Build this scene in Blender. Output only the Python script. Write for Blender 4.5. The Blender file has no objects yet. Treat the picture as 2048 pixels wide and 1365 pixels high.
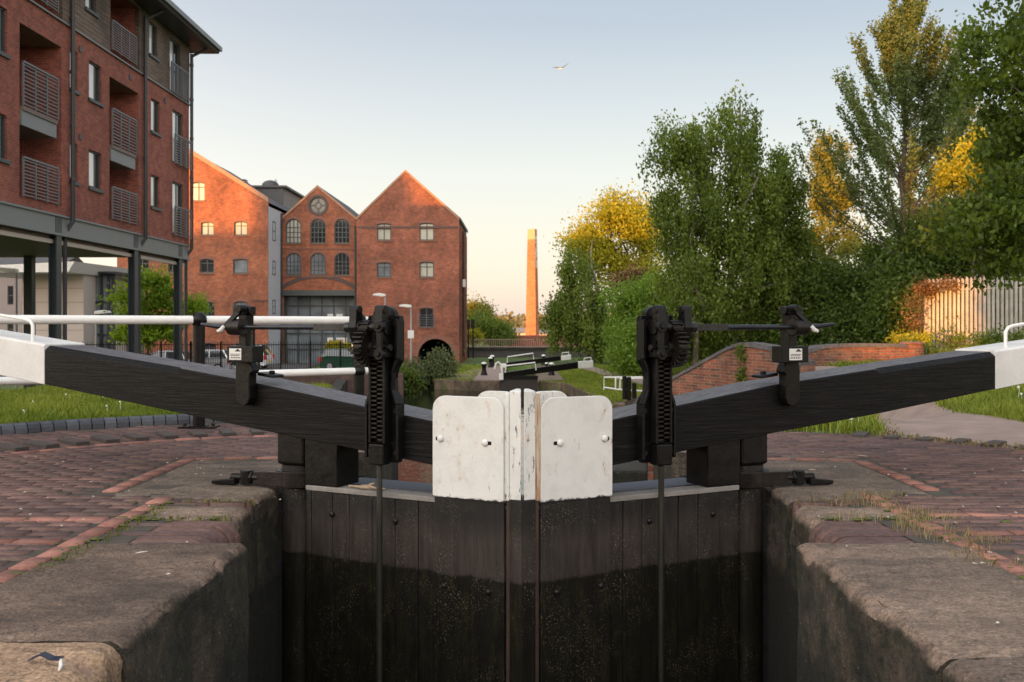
import bpy, bmesh, math, random
import numpy as np
from mathutils import Vector, Matrix
from mathutils.geometry import tessellate_polygon
R = math.radians
rnd = random.Random(7)
C = bpy.context.scene.collection
scene = bpy.context.scene
# ------------------------------------------------------------------ camera, sky, sun, exposure
EYE = 1.1
F = 35.0 / 36.0 * 2048
VX, VY = 1045.0, 649.0
cam_d = bpy.data.cameras.new('camera'); cam = bpy.data.objects.new('camera', cam_d); C.objects.link(cam)
cam.location = (0, 0, EYE); cam.rotation_euler = (R(90), 0, 0)
cam_d.lens = 35; cam_d.sensor_width = 36; cam_d.shift_x = -(VX - 1024) / 2048; cam_d.shift_y = -(682.5 - VY) / 2048
cam_d.clip_start = 0.05; cam_d.clip_end = 6000
cam_d.dof.use_dof = True; cam_d.dof.focus_distance = 6.1; cam_d.dof.aperture_fstop = 5.6
scene.camera = cam
SUN_AZ, SUN_EL = 28.0, 4.0          # sun behind the camera, to the left
world = bpy.data.worlds.new('World'); scene.world = world; world.use_nodes = True
nt = world.node_tree; bg = nt.nodes['Background']
sky = nt.nodes.new('ShaderNodeTexSky'); sky.sky_type = 'NISHITA'; sky.sun_disc = False
sky.sun_elevation = R(SUN_EL); sky.sun_rotation = R(180 + SUN_AZ); sky.air_density = 1.0; sky.dust_density = 1.0; sky.ozone_density = 1.0
nt.links.new(sky.outputs[0], bg.inputs[0]); bg.inputs[1].default_value = 0.05
def _n(typ, **kw):
    n_ = nt.nodes.new(typ)
    for k_, v_ in kw.items(): setattr(n_, k_, v_)
    return n_
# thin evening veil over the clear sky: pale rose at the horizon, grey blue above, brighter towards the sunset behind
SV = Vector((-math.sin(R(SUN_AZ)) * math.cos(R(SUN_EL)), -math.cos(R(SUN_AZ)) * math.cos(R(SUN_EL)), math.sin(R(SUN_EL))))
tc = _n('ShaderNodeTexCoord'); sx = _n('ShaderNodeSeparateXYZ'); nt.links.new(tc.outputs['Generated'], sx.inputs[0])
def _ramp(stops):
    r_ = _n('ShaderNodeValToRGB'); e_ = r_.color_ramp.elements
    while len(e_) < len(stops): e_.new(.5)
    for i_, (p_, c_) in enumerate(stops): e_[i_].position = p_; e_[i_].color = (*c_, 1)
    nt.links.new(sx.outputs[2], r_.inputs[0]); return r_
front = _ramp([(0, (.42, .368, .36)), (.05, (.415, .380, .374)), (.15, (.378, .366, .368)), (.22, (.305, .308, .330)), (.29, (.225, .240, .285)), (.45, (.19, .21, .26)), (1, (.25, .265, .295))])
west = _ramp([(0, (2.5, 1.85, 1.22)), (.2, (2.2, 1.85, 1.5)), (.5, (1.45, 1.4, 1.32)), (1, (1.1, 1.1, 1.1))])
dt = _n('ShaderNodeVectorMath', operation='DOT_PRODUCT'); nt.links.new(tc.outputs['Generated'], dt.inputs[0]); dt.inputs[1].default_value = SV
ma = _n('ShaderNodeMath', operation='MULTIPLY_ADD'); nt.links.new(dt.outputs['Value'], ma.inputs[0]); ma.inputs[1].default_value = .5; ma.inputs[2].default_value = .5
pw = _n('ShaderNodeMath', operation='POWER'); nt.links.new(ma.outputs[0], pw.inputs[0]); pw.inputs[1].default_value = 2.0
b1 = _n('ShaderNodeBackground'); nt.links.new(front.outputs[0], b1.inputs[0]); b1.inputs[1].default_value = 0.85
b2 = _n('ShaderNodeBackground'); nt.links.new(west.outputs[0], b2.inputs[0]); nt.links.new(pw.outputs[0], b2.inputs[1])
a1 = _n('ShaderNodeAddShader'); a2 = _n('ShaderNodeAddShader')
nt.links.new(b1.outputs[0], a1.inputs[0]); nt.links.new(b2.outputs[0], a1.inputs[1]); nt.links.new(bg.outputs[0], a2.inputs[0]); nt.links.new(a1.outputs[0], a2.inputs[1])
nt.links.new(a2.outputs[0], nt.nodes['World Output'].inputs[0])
sd = bpy.data.lights.new('sun', 'SUN'); so = bpy.data.objects.new('sun', sd); C.objects.link(so)
sd.energy = 5.0; sd.angle = R(0.5); sd.color = (1.0, 0.40, 0.07)
SV = Vector((-math.sin(R(SUN_AZ)) * math.cos(R(SUN_EL)), -math.cos(R(SUN_AZ)) * math.cos(R(SUN_EL)), math.sin(R(SUN_EL))))
so.rotation_euler = SV.to_track_quat('Z', 'Y').to_euler(); so.location = SV * 60
scene.view_settings.view_transform = 'Standard'; scene.view_settings.look = 'None'
scene.view_settings.exposure = 1.0; scene.view_settings.gamma = 1.0

def P(px, py, y):
    return Vector(((px - VX) * y / F, y, EYE - (py - VY) * y / F))
def PX(px, y): return (px - VX) * y / F
def PZ(py, y): return EYE - (py - VY) * y / F

# ------------------------------------------------------------------ object helpers
ORG = {}
def tag(o, label=None, cat=None, group=None, kind=None):
    if label: o['label'] = label
    if cat: o['category'] = cat
    if group: o['group'] = group
    if kind: o['kind'] = kind
    return o
def thing(name, label, cat, loc=(0, 0, 0), group=None):
    o = bpy.data.objects.new(name, None); C.objects.link(o); o.location = loc; o.empty_display_size = .2
    ORG[o] = Vector(loc); return tag(o, label, cat, group)
def finish(name, me, mat, parent=None, loc=None, smooth=False, bevel=0):
    org = ORG[parent] if parent is not None else Vector(loc or (0, 0, 0))
    if org.length > 0: me.transform(Matrix.Translation(-org))
    o = bpy.data.objects.new(name, me); C.objects.link(o)
    if parent is not None: o.parent = parent
    else: o.location = org
    ORG[o] = org
    if mat: me.materials.append(mat)
    if smooth:
        me.polygons.foreach_set('use_smooth', [True] * len(me.polygons))
        try: me.set_sharp_from_angle(angle=R(40))
        except Exception: pass
    if bevel:
        m = o.modifiers.new('bevel', 'BEVEL'); m.width = bevel; m.segments = 2; m.limit_method = 'ANGLE'; m.angle_limit = R(40)
    return o
class MB:
    def __init__(s, tf=None): s.v = []; s.f = []; s.tf = tf
    def add(s, vs, fs):
        n = len(s.v); s.v += [tuple(v) for v in vs]; s.f += [tuple(i + n for i in f) for f in fs]; return s
    def hexa(s, p):   # 8 points: bottom ring then top ring
        return s.add(p, [(0, 3, 2, 1), (4, 5, 6, 7), (0, 1, 5, 4), (1, 2, 6, 5), (2, 3, 7, 6), (3, 0, 4, 7)])
    def box(s, x0, x1, y0, y1, z0, z1):
        return s.hexa([(x0, y0, z0), (x1, y0, z0), (x1, y1, z0), (x0, y1, z0), (x0, y0, z1), (x1, y0, z1), (x1, y1, z1), (x0, y1, z1)])
    def bar(s, p0, p1, w, h, up=(0, 0, 1)):
        p0 = Vector(p0); p1 = Vector(p1); d = (p1 - p0).normalized(); up = Vector(up)
        if abs(d.dot(up)) > .99: up = Vector((0, 1, 0))
        a = d.cross(up).normalized() * w / 2; b = a.cross(d).normalized() * h / 2
        return s.hexa([p0 - a - b, p0 + a - b, p1 + a - b, p1 - a - b, p0 - a + b, p0 + a + b, p1 + a + b, p1 - a + b])
    def prism(s, pts, lo, hi, plane='xz'):
        def m(p, t):
            return (p[0], t, p[1]) if plane == 'xz' else ((t, p[0], p[1]) if plane == 'yz' else (p[0], p[1], t))
        n = len(pts); vs = [m(p, lo) for p in pts] + [m(p, hi) for p in pts]
        tri = tessellate_polygon([[Vector((p[0], p[1], 0)) for p in pts]])
        fs = [tuple(t) for t in tri] + [tuple(i + n for i in t) for t in tri]
        fs += [(i, (i + 1) % n, (i + 1) % n + n, i + n) for i in range(n)]
        return s.add(vs, fs)
    def tube(s, pts, r, n=8):
        pts = [Vector(p) for p in pts]; k = len(pts)
        if not hasattr(r, '__len__'): r = [r] * k
        vs = []; fs = []; ref = None
        for i, p in enumerate(pts):
            d = (pts[min(i + 1, k - 1)] - pts[max(i - 1, 0)]).normalized()
            if ref is None: ref = Vector((0, 0, 1)) if abs(d.z) < .9 else Vector((1, 0, 0))
            a = d.cross(ref)
            if a.length < 1e-4: a = d.cross(Vector((0.3, 1, 0.2)))
            a.normalize(); b = d.cross(a).normalized(); ref = a.cross(d)
            for j in range(n):
                t = 2 * math.pi * j / n; vs.append(p + (a * math.cos(t) + b * math.sin(t)) * r[i])
        for i in range(k - 1):
            for j in range(n):
                fs.append((i * n + j, i * n + (j + 1) % n, (i + 1) * n + (j + 1) % n, (i + 1) * n + j))
        fs.append(tuple(range(n - 1, -1, -1))); fs.append(tuple((k - 1) * n + j for j in range(n)))
        return s.add(vs, fs)
    def cyl(s, p0, p1, r0, r1=None, n=16): return s.tube([p0, p1], [r0, r0 if r1 is None else r1], n)
    def lathe(s, prof, o, n=16):
        o = Vector(o); vs = []; fs = []; k = len(prof)
        for (r, z) in prof:
            for j in range(n):
                t = 2 * math.pi * j / n; vs.append((o.x + r * math.cos(t), o.y + r * math.sin(t), o.z + z))
        for i in range(k - 1):
            for j in range(n): fs.append((i * n + j, i * n + (j + 1) % n, (i + 1) * n + (j + 1) % n, (i + 1) * n + j))
        fs.append(tuple(range(n - 1, -1, -1))); fs.append(tuple((k - 1) * n + j for j in range(n)))
        return s.add(vs, fs)
    def ball(s, c, r, n=12, sq=(1, 1, 1)):
        c = Vector(c); vs = []; fs = []; m = n // 2
        for i in range(1, m):
            ph = math.pi * i / m
            for j in range(n):
                t = 2 * math.pi * j / n
                vs.append((c.x + r * sq[0] * math.sin(ph) * math.cos(t), c.y + r * sq[1] * math.sin(ph) * math.sin(t), c.z + r * sq[2] * math.cos(ph)))
        top = len(vs); vs.append((c.x, c.y, c.z + r * sq[2])); vs.append((c.x, c.y, c.z - r * sq[2]))
        for i in range(m - 2):
            for j in range(n): fs.append((i * n + j, (i + 1) * n + j, (i + 1) * n + (j + 1) % n, i * n + (j + 1) % n))
        for j in range(n):
            fs.append((top, j, (j + 1) % n)); fs.append((top + 1, (m - 2) * n + (j + 1) % n, (m - 2) * n + j))
        return s.add(vs, fs)
    def face(s, outer, holes, fr, depth=0):
        """wall face with holes in frame fr(u,v,w); reveals go inwards by depth"""
        loops = [outer] + list(holes)
        tri = tessellate_polygon([[Vector((p[0], p[1], 0)) for p in l] for l in loops])
        flat = [p for l in loops for p in l]
        s.add([fr(p[0], p[1], 0) for p in flat], [tuple(t) for t in tri])
        if depth:
            for h in holes:
                n = len(h)
                s.add([fr(p[0], p[1], 0) for p in h] + [fr(p[0], p[1], depth) for p in h], [(i, (i + 1) % n, (i + 1) % n + n, i + n) for i in range(n)])
        return s
    def ring(s, outl, t, fr, w0, w1):
        """frame following an outline, t thick, from depth w0 to w1"""
        cu = sum(p[0] for p in outl) / len(outl); cv = (min(p[1] for p in outl) + max(p[1] for p in outl)) / 2
        hu = max(abs(p[0] - cu) for p in outl); hv = max(abs(p[1] - cv) for p in outl)
        inn = [(cu + (p[0] - cu) * (1 - t / hu), cv + (p[1] - cv) * (1 - t / hv)) for p in outl]; n = len(outl)
        vs = [fr(*p, w0) for p in outl] + [fr(*p, w0) for p in inn] + [fr(*p, w1) for p in inn] + [fr(*p, w1) for p in outl]
        fs = []
        for k in range(4):
            a, b = k * n, ((k + 1) % 4) * n
            fs += [(a + i, a + (i + 1) % n, b + (i + 1) % n, b + i) for i in range(n)]
        return s.add(vs, fs)
    def fbox(s, fr, u0, u1, v0, v1, w0, w1):
        return s.hexa([fr(u0, v0, w0), fr(u1, v0, w0), fr(u1, v0, w1), fr(u0, v0, w1), fr(u0, v1, w0), fr(u1, v1, w0), fr(u1, v1, w1), fr(u0, v1, w1)])
    def mesh(s, name):
        me = bpy.data.meshes.new(name); v = [s.tf(*p) for p in s.v] if s.tf else s.v
        me.from_pydata([tuple(p) for p in v], [], s.f)
        bm = bmesh.new(); bm.from_mesh(me); bmesh.ops.recalc_face_normals(bm, faces=bm.faces); bm.to_mesh(me); bm.free()
        return me
    def build(s, name, mat, parent=None, loc=None, smooth=False, bevel=0):
        return finish(name, s.mesh(name), mat, parent, loc, smooth, bevel)
def np_mesh(name, v, f, tint=None):
    """v (n,3), f (m,k) fixed size faces, tint per vertex"""
    me = bpy.data.meshes.new(name); n, (m, k) = len(v), f.shape
    me.vertices.add(n); me.vertices.foreach_set('co', np.ascontiguousarray(v, dtype=np.float32).ravel())
    me.loops.add(m * k); me.loops.foreach_set('vertex_index', np.ascontiguousarray(f, dtype=np.int32).ravel())
    me.polygons.add(m); me.polygons.foreach_set('loop_start', np.arange(0, m * k, k, dtype=np.int32))
    if tint is not None:
        a = me.attributes.new('tint', 'FLOAT', 'POINT'); a.data.foreach_set('value', np.ascontiguousarray(tint, dtype=np.float32))
    me.update(calc_edges=True); me.validate(); return me

# ------------------------------------------------------------------ materials
class NT:
    def __init__(s, name):
        s.m = bpy.data.materials.new(name); s.m.use_nodes = True; s.t = s.m.node_tree
        s.b = s.t.nodes['Principled BSDF']; s.out = s.t.nodes['Material Output']
    def n(s, typ, **kw):
        nd = s.t.nodes.new(typ)
        for k, v in kw.items():
            if hasattr(nd, k): setattr(nd, k, v)
        return nd
    def l(s, a, b): s.t.links.new(a, b)
    def obj(s): return s.n('ShaderNodeTexCoord').outputs['Object']
    def mapping(s, vec, scale=(1, 1, 1), rot=(0, 0, 0)):
        m = s.n('ShaderNodeMapping'); m.inputs['Scale'].default_value = scale; m.inputs['Rotation'].default_value = rot; s.l(vec, m.inputs[0]); return m.outputs[0]
    def noise(s, vec, scale, detail=4, rough=.55):
        t = s.n('ShaderNodeTexNoise'); t.inputs['Scale'].default_value = scale; t.inputs['Detail'].default_value = detail; t.inputs['Roughness'].default_value = rough
        s.l(vec, t.inputs['Vector']); return t.outputs['Fac']
    def ramp(s, fac, stops):
        r = s.n('ShaderNodeValToRGB'); e = r.color_ramp.elements
        while len(e) < len(stops): e.new(.5)
        for i, (p, c) in enumerate(stops):
            e[i].position = p; e[i].color = (c, c, c, 1) if not hasattr(c, '__len__') else (*c, 1)
        s.l(fac, r.inputs[0]); return r.outputs[0]
    def mix(s, fac, a, b, mode='MIX'):
        m = s.n('ShaderNodeMix'); m.data_type = 'RGBA'; m.blend_type = mode
        for sock, val in ((m.inputs[0], fac), (m.inputs[6], a), (m.inputs[7], b)):
            if hasattr(val, 'is_output'): s.l(val, sock)
            elif hasattr(val, '__len__'): sock.default_value = (*val, 1)
            else: sock.default_value = val
        return m.outputs[2]
    def math(s, op, a, b=0.0, c=0.0):
        m = s.n('ShaderNodeMath'); m.operation = op
        for i, v in enumerate((a, b, c)):
            if hasattr(v, 'is_output'): s.l(v, m.inputs[i])
            else: m.inputs[i].default_value = v
        return m.outputs[0]
    def sep(s, vec):
        x = s.n('ShaderNodeSeparateXYZ'); s.l(vec, x.inputs[0]); return x.outputs
    def bump(s, h, dist, strength=1.0):
        b = s.n('ShaderNodeBump'); b.inputs['Distance'].default_value = dist; b.inputs['Strength'].default_value = strength
        s.l(h, b.inputs['Height']); s.l(b.outputs[0], s.b.inputs['Normal']); return s
    def base(s, c):
        if hasattr(c, 'is_output'): s.l(c, s.b.inputs['Base Color'])
        else: s.b.inputs['Base Color'].default_value = (*c, 1)
    def rough(s, r):
        if hasattr(r, 'is_output'): s.l(r, s.b.inputs['Roughness'])
        else: s.b.inputs['Roughness'].default_value = r
def mul(c, k): return tuple(x * k for x in c)
def plain(name, col, rough=.6, var=.25, scale=6, bump=.002, metal=0, fine=60, spec=.5):
    t = NT(name); v = t.obj(); n1 = t.noise(v, scale, 6); n2 = t.noise(v, fine, 3)
    f = t.math('ADD', t.math('MULTIPLY', n1, .65), t.math('MULTIPLY', n2, .35))
    t.base(t.ramp(f, [(.3, mul(col, 1 - var)), (.7, mul(col, 1 + var))])); t.rough(t.ramp(f, [(.3, max(0, rough - .1)), (.7, min(1, rough + .1))]))
    t.b.inputs['Metallic'].default_value = metal; t.b.inputs['Specular IOR Level'].default_value = spec
    if bump: t.bump(f, bump)
    return t.m
def brick_mat(name, c1, c2, mort, bw=.225, bh=.075, stain=.35, pale=.0, msize=.010, rot=0):
    t = NT(name); v = t.obj(); s = t.sep(v)
    cb = t.n('ShaderNodeCombineXYZ'); t.l(t.math('ADD', s[0], s[1]), cb.inputs[0]); t.l(s[2], cb.inputs[1])
    b = t.n('ShaderNodeTexBrick'); t.l(cb.outputs[0], b.inputs['Vector'])
    for k, val in (('Scale', 1.0), ('Mortar Size', msize), ('Mortar Smooth', .2), ('Bias', 0.0), ('Brick Width', bw), ('Row Height', bh)): b.inputs[k].default_value = val
    b.inputs['Color1'].default_value = (*c1, 1); b.inputs['Color2'].default_value = (*c2, 1); b.inputs['Mortar'].default_value = (*mort, 1)
    n1 = t.noise(v, .35, 6, .65); n2 = t.noise(v, 3.0, 5, .6); n3 = t.noise(v, 14, 3, .6)
    c = t.mix(1.0, b.outputs[0], t.ramp(n1, [(.35, 1 - stain), (.62, 1.05)]), 'MULTIPLY')
    c = t.mix(1.0, c, t.ramp(n2, [(.3, .72), (.7, 1.2)]), 'MULTIPLY')
    c = t.mix(1.0, c, t.ramp(n3, [(.3, .8), (.7, 1.2)]), 'MULTIPLY')
    if pale: c = t.mix(t.ramp(t.noise(v, .55, 7, .7), [(.54, 0.0), (.68, pale)]), c, mul(mort, 1.25))
    t.base(c); t.rough(.85); t.bump(b.outputs['Fac'], -.006); return t.m
def leaf_mat(name, ca, cb, trans=.35):
    t = NT(name); a = t.n('ShaderNodeAttribute'); a.attribute_name = 'tint'
    col = t.ramp(a.outputs['Fac'], [(0, ca), (1, cb)]); t.base(col); t.rough(.55); t.b.inputs['Specular IOR Level'].default_value = .3
    tr = t.n('ShaderNodeBsdfTranslucent'); t.l(t.mix(1.0, col, (1.25, 1.2, .5), 'MULTIPLY'), tr.inputs[0])
    mx = t.n('ShaderNodeMixShader'); mx.inputs[0].default_value = trans; t.l(t.b.outputs[0], mx.inputs[1]); t.l(tr.outputs[0], mx.inputs[2]); t.l(mx.outputs[0], t.out.inputs[0]); return t.m
def tint_mat(name, stops, rough=.8, nscale=25, bump=.003, var=.35, moss=None):
    t = NT(name); a = t.n('ShaderNodeAttribute'); a.attribute_name = 'tint'; v = t.obj(); n1 = t.noise(v, nscale, 5, .65); n2 = t.noise(v, 1.3, 6, .65)
    c = t.mix(1.0, t.ramp(a.outputs['Fac'], stops), t.ramp(n1, [(.3, 1 - var), (.7, 1 + var)]), 'MULTIPLY')
    c = t.mix(1.0, c, t.ramp(n2, [(.3, .65), (.7, 1.25)]), 'MULTIPLY')
    if moss: c = t.mix(t.ramp(t.noise(v, 2.2, 8, .75), [(.56, 0.0), (.7, .7)]), c, moss)
    t.base(c); t.rough(rough); t.bump(n1, bump); return t.m
def glass_mat(name, col, rough=.06, var=.0, spec=.8):
    t = NT(name)
    if var:
        t.base(t.ramp(t.noise(t.obj(), .8, 3), [(.35, mul(col, 1 - var)), (.65, mul(col, 1 + var))]))
    else: t.base(col)
    t.rough(rough); t.b.inputs['Specular IOR Level'].default_value = spec; return t.m
def black_paint(name, rotz=0, worn=.5):
    t = NT(name); v = t.mapping(t.obj(), rot=(0, 0, rotz)); g = t.mapping(v, scale=(1.2, 14, 26))
    n1 = t.noise(g, 2.2, 6, .7); n2 = t.noise(v, 30, 4)
    c = t.ramp(n1, [(.42, (.0035, .0033, .0035)), (.63, (.0085, .0078, .0075)), (.73, (.026, .023, .021)), (.79, (.085, .075, .066))])
    geo = t.n('ShaderNodeNewGeometry'); nz = t.sep(geo.outputs['Normal'])[2]
    up = t.math('MULTIPLY', t.ramp(nz, [(.80, 0.0), (.93, 1.0)]), t.ramp(n1, [(.30, .35), (.60, 1.0)]))
    c = t.mix(t.math('MULTIPLY', up, worn), c, (.15, .145, .155)); sp = t.ramp(t.noise(v, 90, 2, .5), [(.73, 0.0), (.78, .5)])
    c = t.mix(sp, c, (.12, .11, .10)); t.base(c); t.rough(t.ramp(n2, [(.3, .38), (.7, .6)])); t.b.inputs['Specular IOR Level'].default_value = .13; t.bump(n1, .006, .8); return t.m
M = {}
M['iron'] = plain('black_iron', (.0048, .0045, .0045), .36, .5, 14, .003, 0, 60, .22)
M['iron_worn'] = plain('worn_iron', (.010, .0075, .0065), .38, .6, 14, .003, 0, 60, .28)
M['white'] = plain('white_paint', (.66, .65, .62), .45, .1, 5, .001)
M['white_rail'] = plain('white_rail_paint', (.72, .71, .68), .4, .08, 5, .0005)
def plate_white(nm='peeling_white_paint', chips=0.0):
    t = NT(nm); v = t.obj(); n1 = t.noise(v, 5, 8, .7); n2 = t.noise(t.mapping(v, scale=(1, 1, .45)), 11, 6, .75); n3 = t.noise(v, 55, 3)
    c = t.ramp(n1, [(.3, (.56, .55, .525)), (.65, (.69, .68, .655))])
    c = t.mix(t.ramp(n2, [(.56, 0.0), (.66, .55)]), c, (.46, .36, .24)); c = t.mix(t.ramp(n2, [(.655, 0.0), (.675, .95)]), c, (.075, .045, .03))
    n4 = t.noise(t.mapping(v, scale=(2.5, 2.5, .5)), 14, 6, .75); c = t.mix(t.ramp(n4, [(.66 - chips, 0.0), (.68 - chips, .95)]), c, (.055, .045, .038)); c = t.mix(t.ramp(n1, [(.5, 0.0), (.75, .3)]), c, (.50, .47, .42))
    z = t.sep(v)[2]; edge = t.math('ADD', z, t.math('MULTIPLY', t.noise(v, 28, 4), .05))
    c = t.mix(t.ramp(edge, [(.072, 1.0), (.082, 0.0)]), c, (.018, .016, .015))
    t.base(c); t.rough(.5); t.bump(t.math('ADD', n1, t.math('MULTIPLY', n3, .5)), .003); return t.m
M['plate'] = plate_white()
def gate_wood():
    t = NT('gate_timber'); v = t.obj(); z = t.sep(v)[2]
    nv = t.noise(t.mapping(v, scale=(9, 9, 1.1)), 3, 7, .7); nf = t.noise(v, 120, 2, .5); nb = t.noise(v, 2.2, 5, .6); ne = t.noise(t.mapping(v, scale=(1, 1, .35)), 16, 6, .75)
    c = t.ramp(nv, [(.3, (.006, .0055, .005)), (.7, (.017, .015, .014))])
    dry = t.ramp(nv, [(.28, (.014, .011, .009)), (.72, (.052, .041, .033))])
    zz = t.math('ADD', z, t.math('MULTIPLY', nb, .14))
    c = t.mix(t.ramp(zz, [(-.16 + .5 - .02, 1.0), (-.08 + .5, 0.0)]) if False else t.ramp(t.math('ADD', zz, .5), [(.36, 1.0), (.50, 0.0)]), c, dry)
    wl = t.math('ADD', t.math('ADD', z, t.math('ADD', t.math('MULTIPLY', ne, .065), t.math('MULTIPLY', nb, .03))), .468)
    wet = t.ramp(nv, [(.3, (.005, .0045, .0035)), (.6, (.011, .010, .007)), (.75, (.019, .016, .009))])
    isw = t.ramp(wl, [(.084, 1.0), (.100, 0.0)])
    c = t.mix(isw, c, wet)
    sm_ = t.ramp(t.noise(v, 3.1, 5, .7), [(.45, 0.0), (.66, 1.0)]); c = t.mix(t.math('MULTIPLY', sm_, t.ramp(nf, [(.62, 0.0), (.67, .75)])), c, (.28, .23, .16)); t.b.inputs['Specular IOR Level'].default_value = .3; t.base(c)
    rs = t.noise(t.mapping(v, scale=(7, 7, .35)), 4, 6, .8); c = t.mix(t.ramp(rs, [(.62, 0.0), (.72, .55)]), c, (.075, .030, .014)); sl = t.noise(t.mapping(v, scale=(3, 3, .6)), 5, 7, .8); c = t.mix(t.math('MULTIPLY', isw, t.ramp(sl, [(.52, 0.0), (.70, .6)])), c, (.030, .028, .010)); t.base(c)
    t.rough(t.mix(isw, (.62, .62, .62), (.38, .38, .38))); t.bump(nv, .006, .8); return t.m
M['gate'] = gate_wood()
M['board'] = plain('rubbing_board', (.034, .029, .015), .5, .5, 3, .003, 0, 50)
def stone(name, dark, light, moss=(.030, .033, .014), mossy=.75, scale=1.0, wet=True):
    t = NT(name); v = t.obj(); n1 = t.noise(v, 1.6 * scale, 9, .68); n2 = t.noise(v, 16, 6, .7); n3 = t.noise(v, 70, 3, .6); nm = t.noise(v, 3.3, 8, .72)
    f = t.math('ADD', t.math('MULTIPLY', n1, .55), t.math('MULTIPLY', n2, .45))
    c = t.ramp(f, [(.38, dark), (.5, tuple((a + b) / 2 for a, b in zip(dark, light))), (.61, light)])
    c = t.mix(1.0, c, t.ramp(n3, [(.32, .50), (.68, 1.5)]), 'MULTIPLY'); st_ = t.noise(t.mapping(v, scale=(1, 3, 1)), .9, 8, .75); c = t.mix(1.0, c, t.ramp(st_, [(.36, .50), (.6, 1.22)]), 'MULTIPLY')
    geo = t.n('ShaderNodeNewGeometry'); nz = t.sep(geo.outputs['Normal'])[2]
    side = t.ramp(nz, [(.15, 1.0), (.6, 0.0)])
    c = t.mix(t.math('MULTIPLY', side, t.ramp(nm, [(.44, min(1, mossy + .24)), (.70, mossy * .72)])), c, t.mix(t.ramp(n2, [(.40, 0.0), (.66, .8)]), (.009, .008, .005), moss))
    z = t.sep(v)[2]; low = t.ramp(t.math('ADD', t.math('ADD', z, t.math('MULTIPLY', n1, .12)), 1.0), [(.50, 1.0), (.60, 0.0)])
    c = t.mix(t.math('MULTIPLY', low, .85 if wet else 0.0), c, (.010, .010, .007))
    vor = t.n('ShaderNodeTexVoronoi'); vor.inputs['Scale'].default_value = 19; t.l(v, vor.inputs['Vector'])
    c = t.mix(t.ramp(vor.outputs['Distance'], [(.05, .75), (.085, 0.0)]), c, t.mix(t.ramp(n2, [(.46, 0.0), (.52, 1.0)]), c, (.42, .38, .33)))
    ca = t.n('ShaderNodeAttribute'); ca.attribute_name = 'chip'; fr_ = t.math('MULTIPLY', ca.outputs['Fac'], t.ramp(n2, [(.38, .35), (.6, 1.0)])); c = t.mix(fr_, c, (.25, .165, .125))
    vc = t.n('ShaderNodeTexVoronoi'); vc.feature = 'DISTANCE_TO_EDGE'; vc.inputs['Scale'].default_value = 1.1; wv = t.n('ShaderNodeVectorMath'); wv.operation = 'ADD'; t.l(v, wv.inputs[0]); nv3 = t.n('ShaderNodeTexNoise'); nv3.inputs['Scale'].default_value = 3.0; nv3.inputs['Detail'].default_value = 6; t.l(v, nv3.inputs['Vector']); t.l(nv3.outputs['Color'], wv.inputs[1]); t.l(wv.outputs[0], vc.inputs['Vector'])
    c = t.mix(t.math('MULTIPLY', t.ramp(vc.outputs['Distance'], [(.0, .85), (.012, 0.0)]), t.ramp(nm, [(.42, 0.0), (.55, 1.0)])), c, (.018, .015, .011))
    t.base(c); t.rough(.85); t.bump(t.math('ADD', t.math('MULTIPLY', n1, 1.2), t.math('ADD', t.math('MULTIPLY', n2, .5), t.math('MULTIPLY', n3, .30))), .035); return t.m
M['stone_dark'] = stone('dark_gritstone', (.066, .043, .030), (.178, .120, .086))
M['stone_mid'] = stone('weathered_gritstone', (.092, .064, .046), (.240, .170, .125))
M['stone_light'] = stone('pale_sandstone', (.27, .165, .10), (.47, .31, .195), mossy=.35)
M['concrete'] = stone('worn_concrete', (.085, .062, .045), (.215, .160, .118), mossy=.6)
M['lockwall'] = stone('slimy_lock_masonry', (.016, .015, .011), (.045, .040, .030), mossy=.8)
M['bank'] = stone('canal_bank_stone', (.085, .058, .038), (.24, .17, .115), mossy=.12, wet=False)
M['pav'] = tint_mat('paving_brick', [(0, (.085, .048, .042)), (.5, (.122, .065, .054)), (1, (.160, .088, .070))], .75, 34, .004, .45, (.060, .060, .034))
M['redbrick'] = tint_mat('red_band_brick', [(0, (.20, .085, .062)), (1, (.32, .145, .108))], .8, 30, .003, .3)
M['bluebrick'] = tint_mat('blue_kerb_brick', [(0, (.028, .031, .040)), (1, (.075, .080, .096))], .45, 20, .002, .3)
M['soil'] = plain('mossy_joint_soil', (.050, .042, .030), .95, .5, 9, .006)
M['apt_brick'] = brick_mat('red_facing_brick', (.335, .088, .055), (.225, .055, .038), (.24, .15, .12), stain=.22, msize=.008)
M['mill_brick'] = brick_mat('old_orange_brick', (.42, .115, .046), (.25, .064, .030), (.26, .15, .095), stain=.50, pale=.25)
M['mill_brick2'] = brick_mat('old_red_brick', (.38, .105, .052), (.22, .058, .032), (.22, .135, .095), stain=.50, pale=.2)
M['bridge_brick'] = brick_mat('bridge_brick', (.36, .105, .058), (.150, .060, .042), (.24, .20, .15), stain=.5, pale=.5)
M['purple_brick'] = brick_mat('dark_dwarf_wall_brick', (.13, .062, .055), (.09, .045, .042), (.14, .12, .11))
M['steel'] = plain('grey_painted_steel', (.150, .162, .172), .45, .12, 2, .0005)
M['steel_dark'] = plain('slate_grey_steel', (.028, .036, .045), .42, .15, 2, .0005)
M['rail_grey'] = plain('balcony_rail_grey', (.11, .112, .125), .45, .15, 3, .0003)
M['frame'] = plain('dark_window_frame', (.045, .055, .055), .5, .1, 3, 0)
M['frame_light'] = plain('white_window_frame', (.42, .44, .47), .5, .08, 3, 0)
M['pane'] = glass_mat('window_glass', (.16, .18, .20), .04, .3, 1.0)
M['pane_pale'] = glass_mat('pale_glass', (.60, .61, .62), .08, .12, 1.0)  # pale glass for one side of the apartment windows
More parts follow.
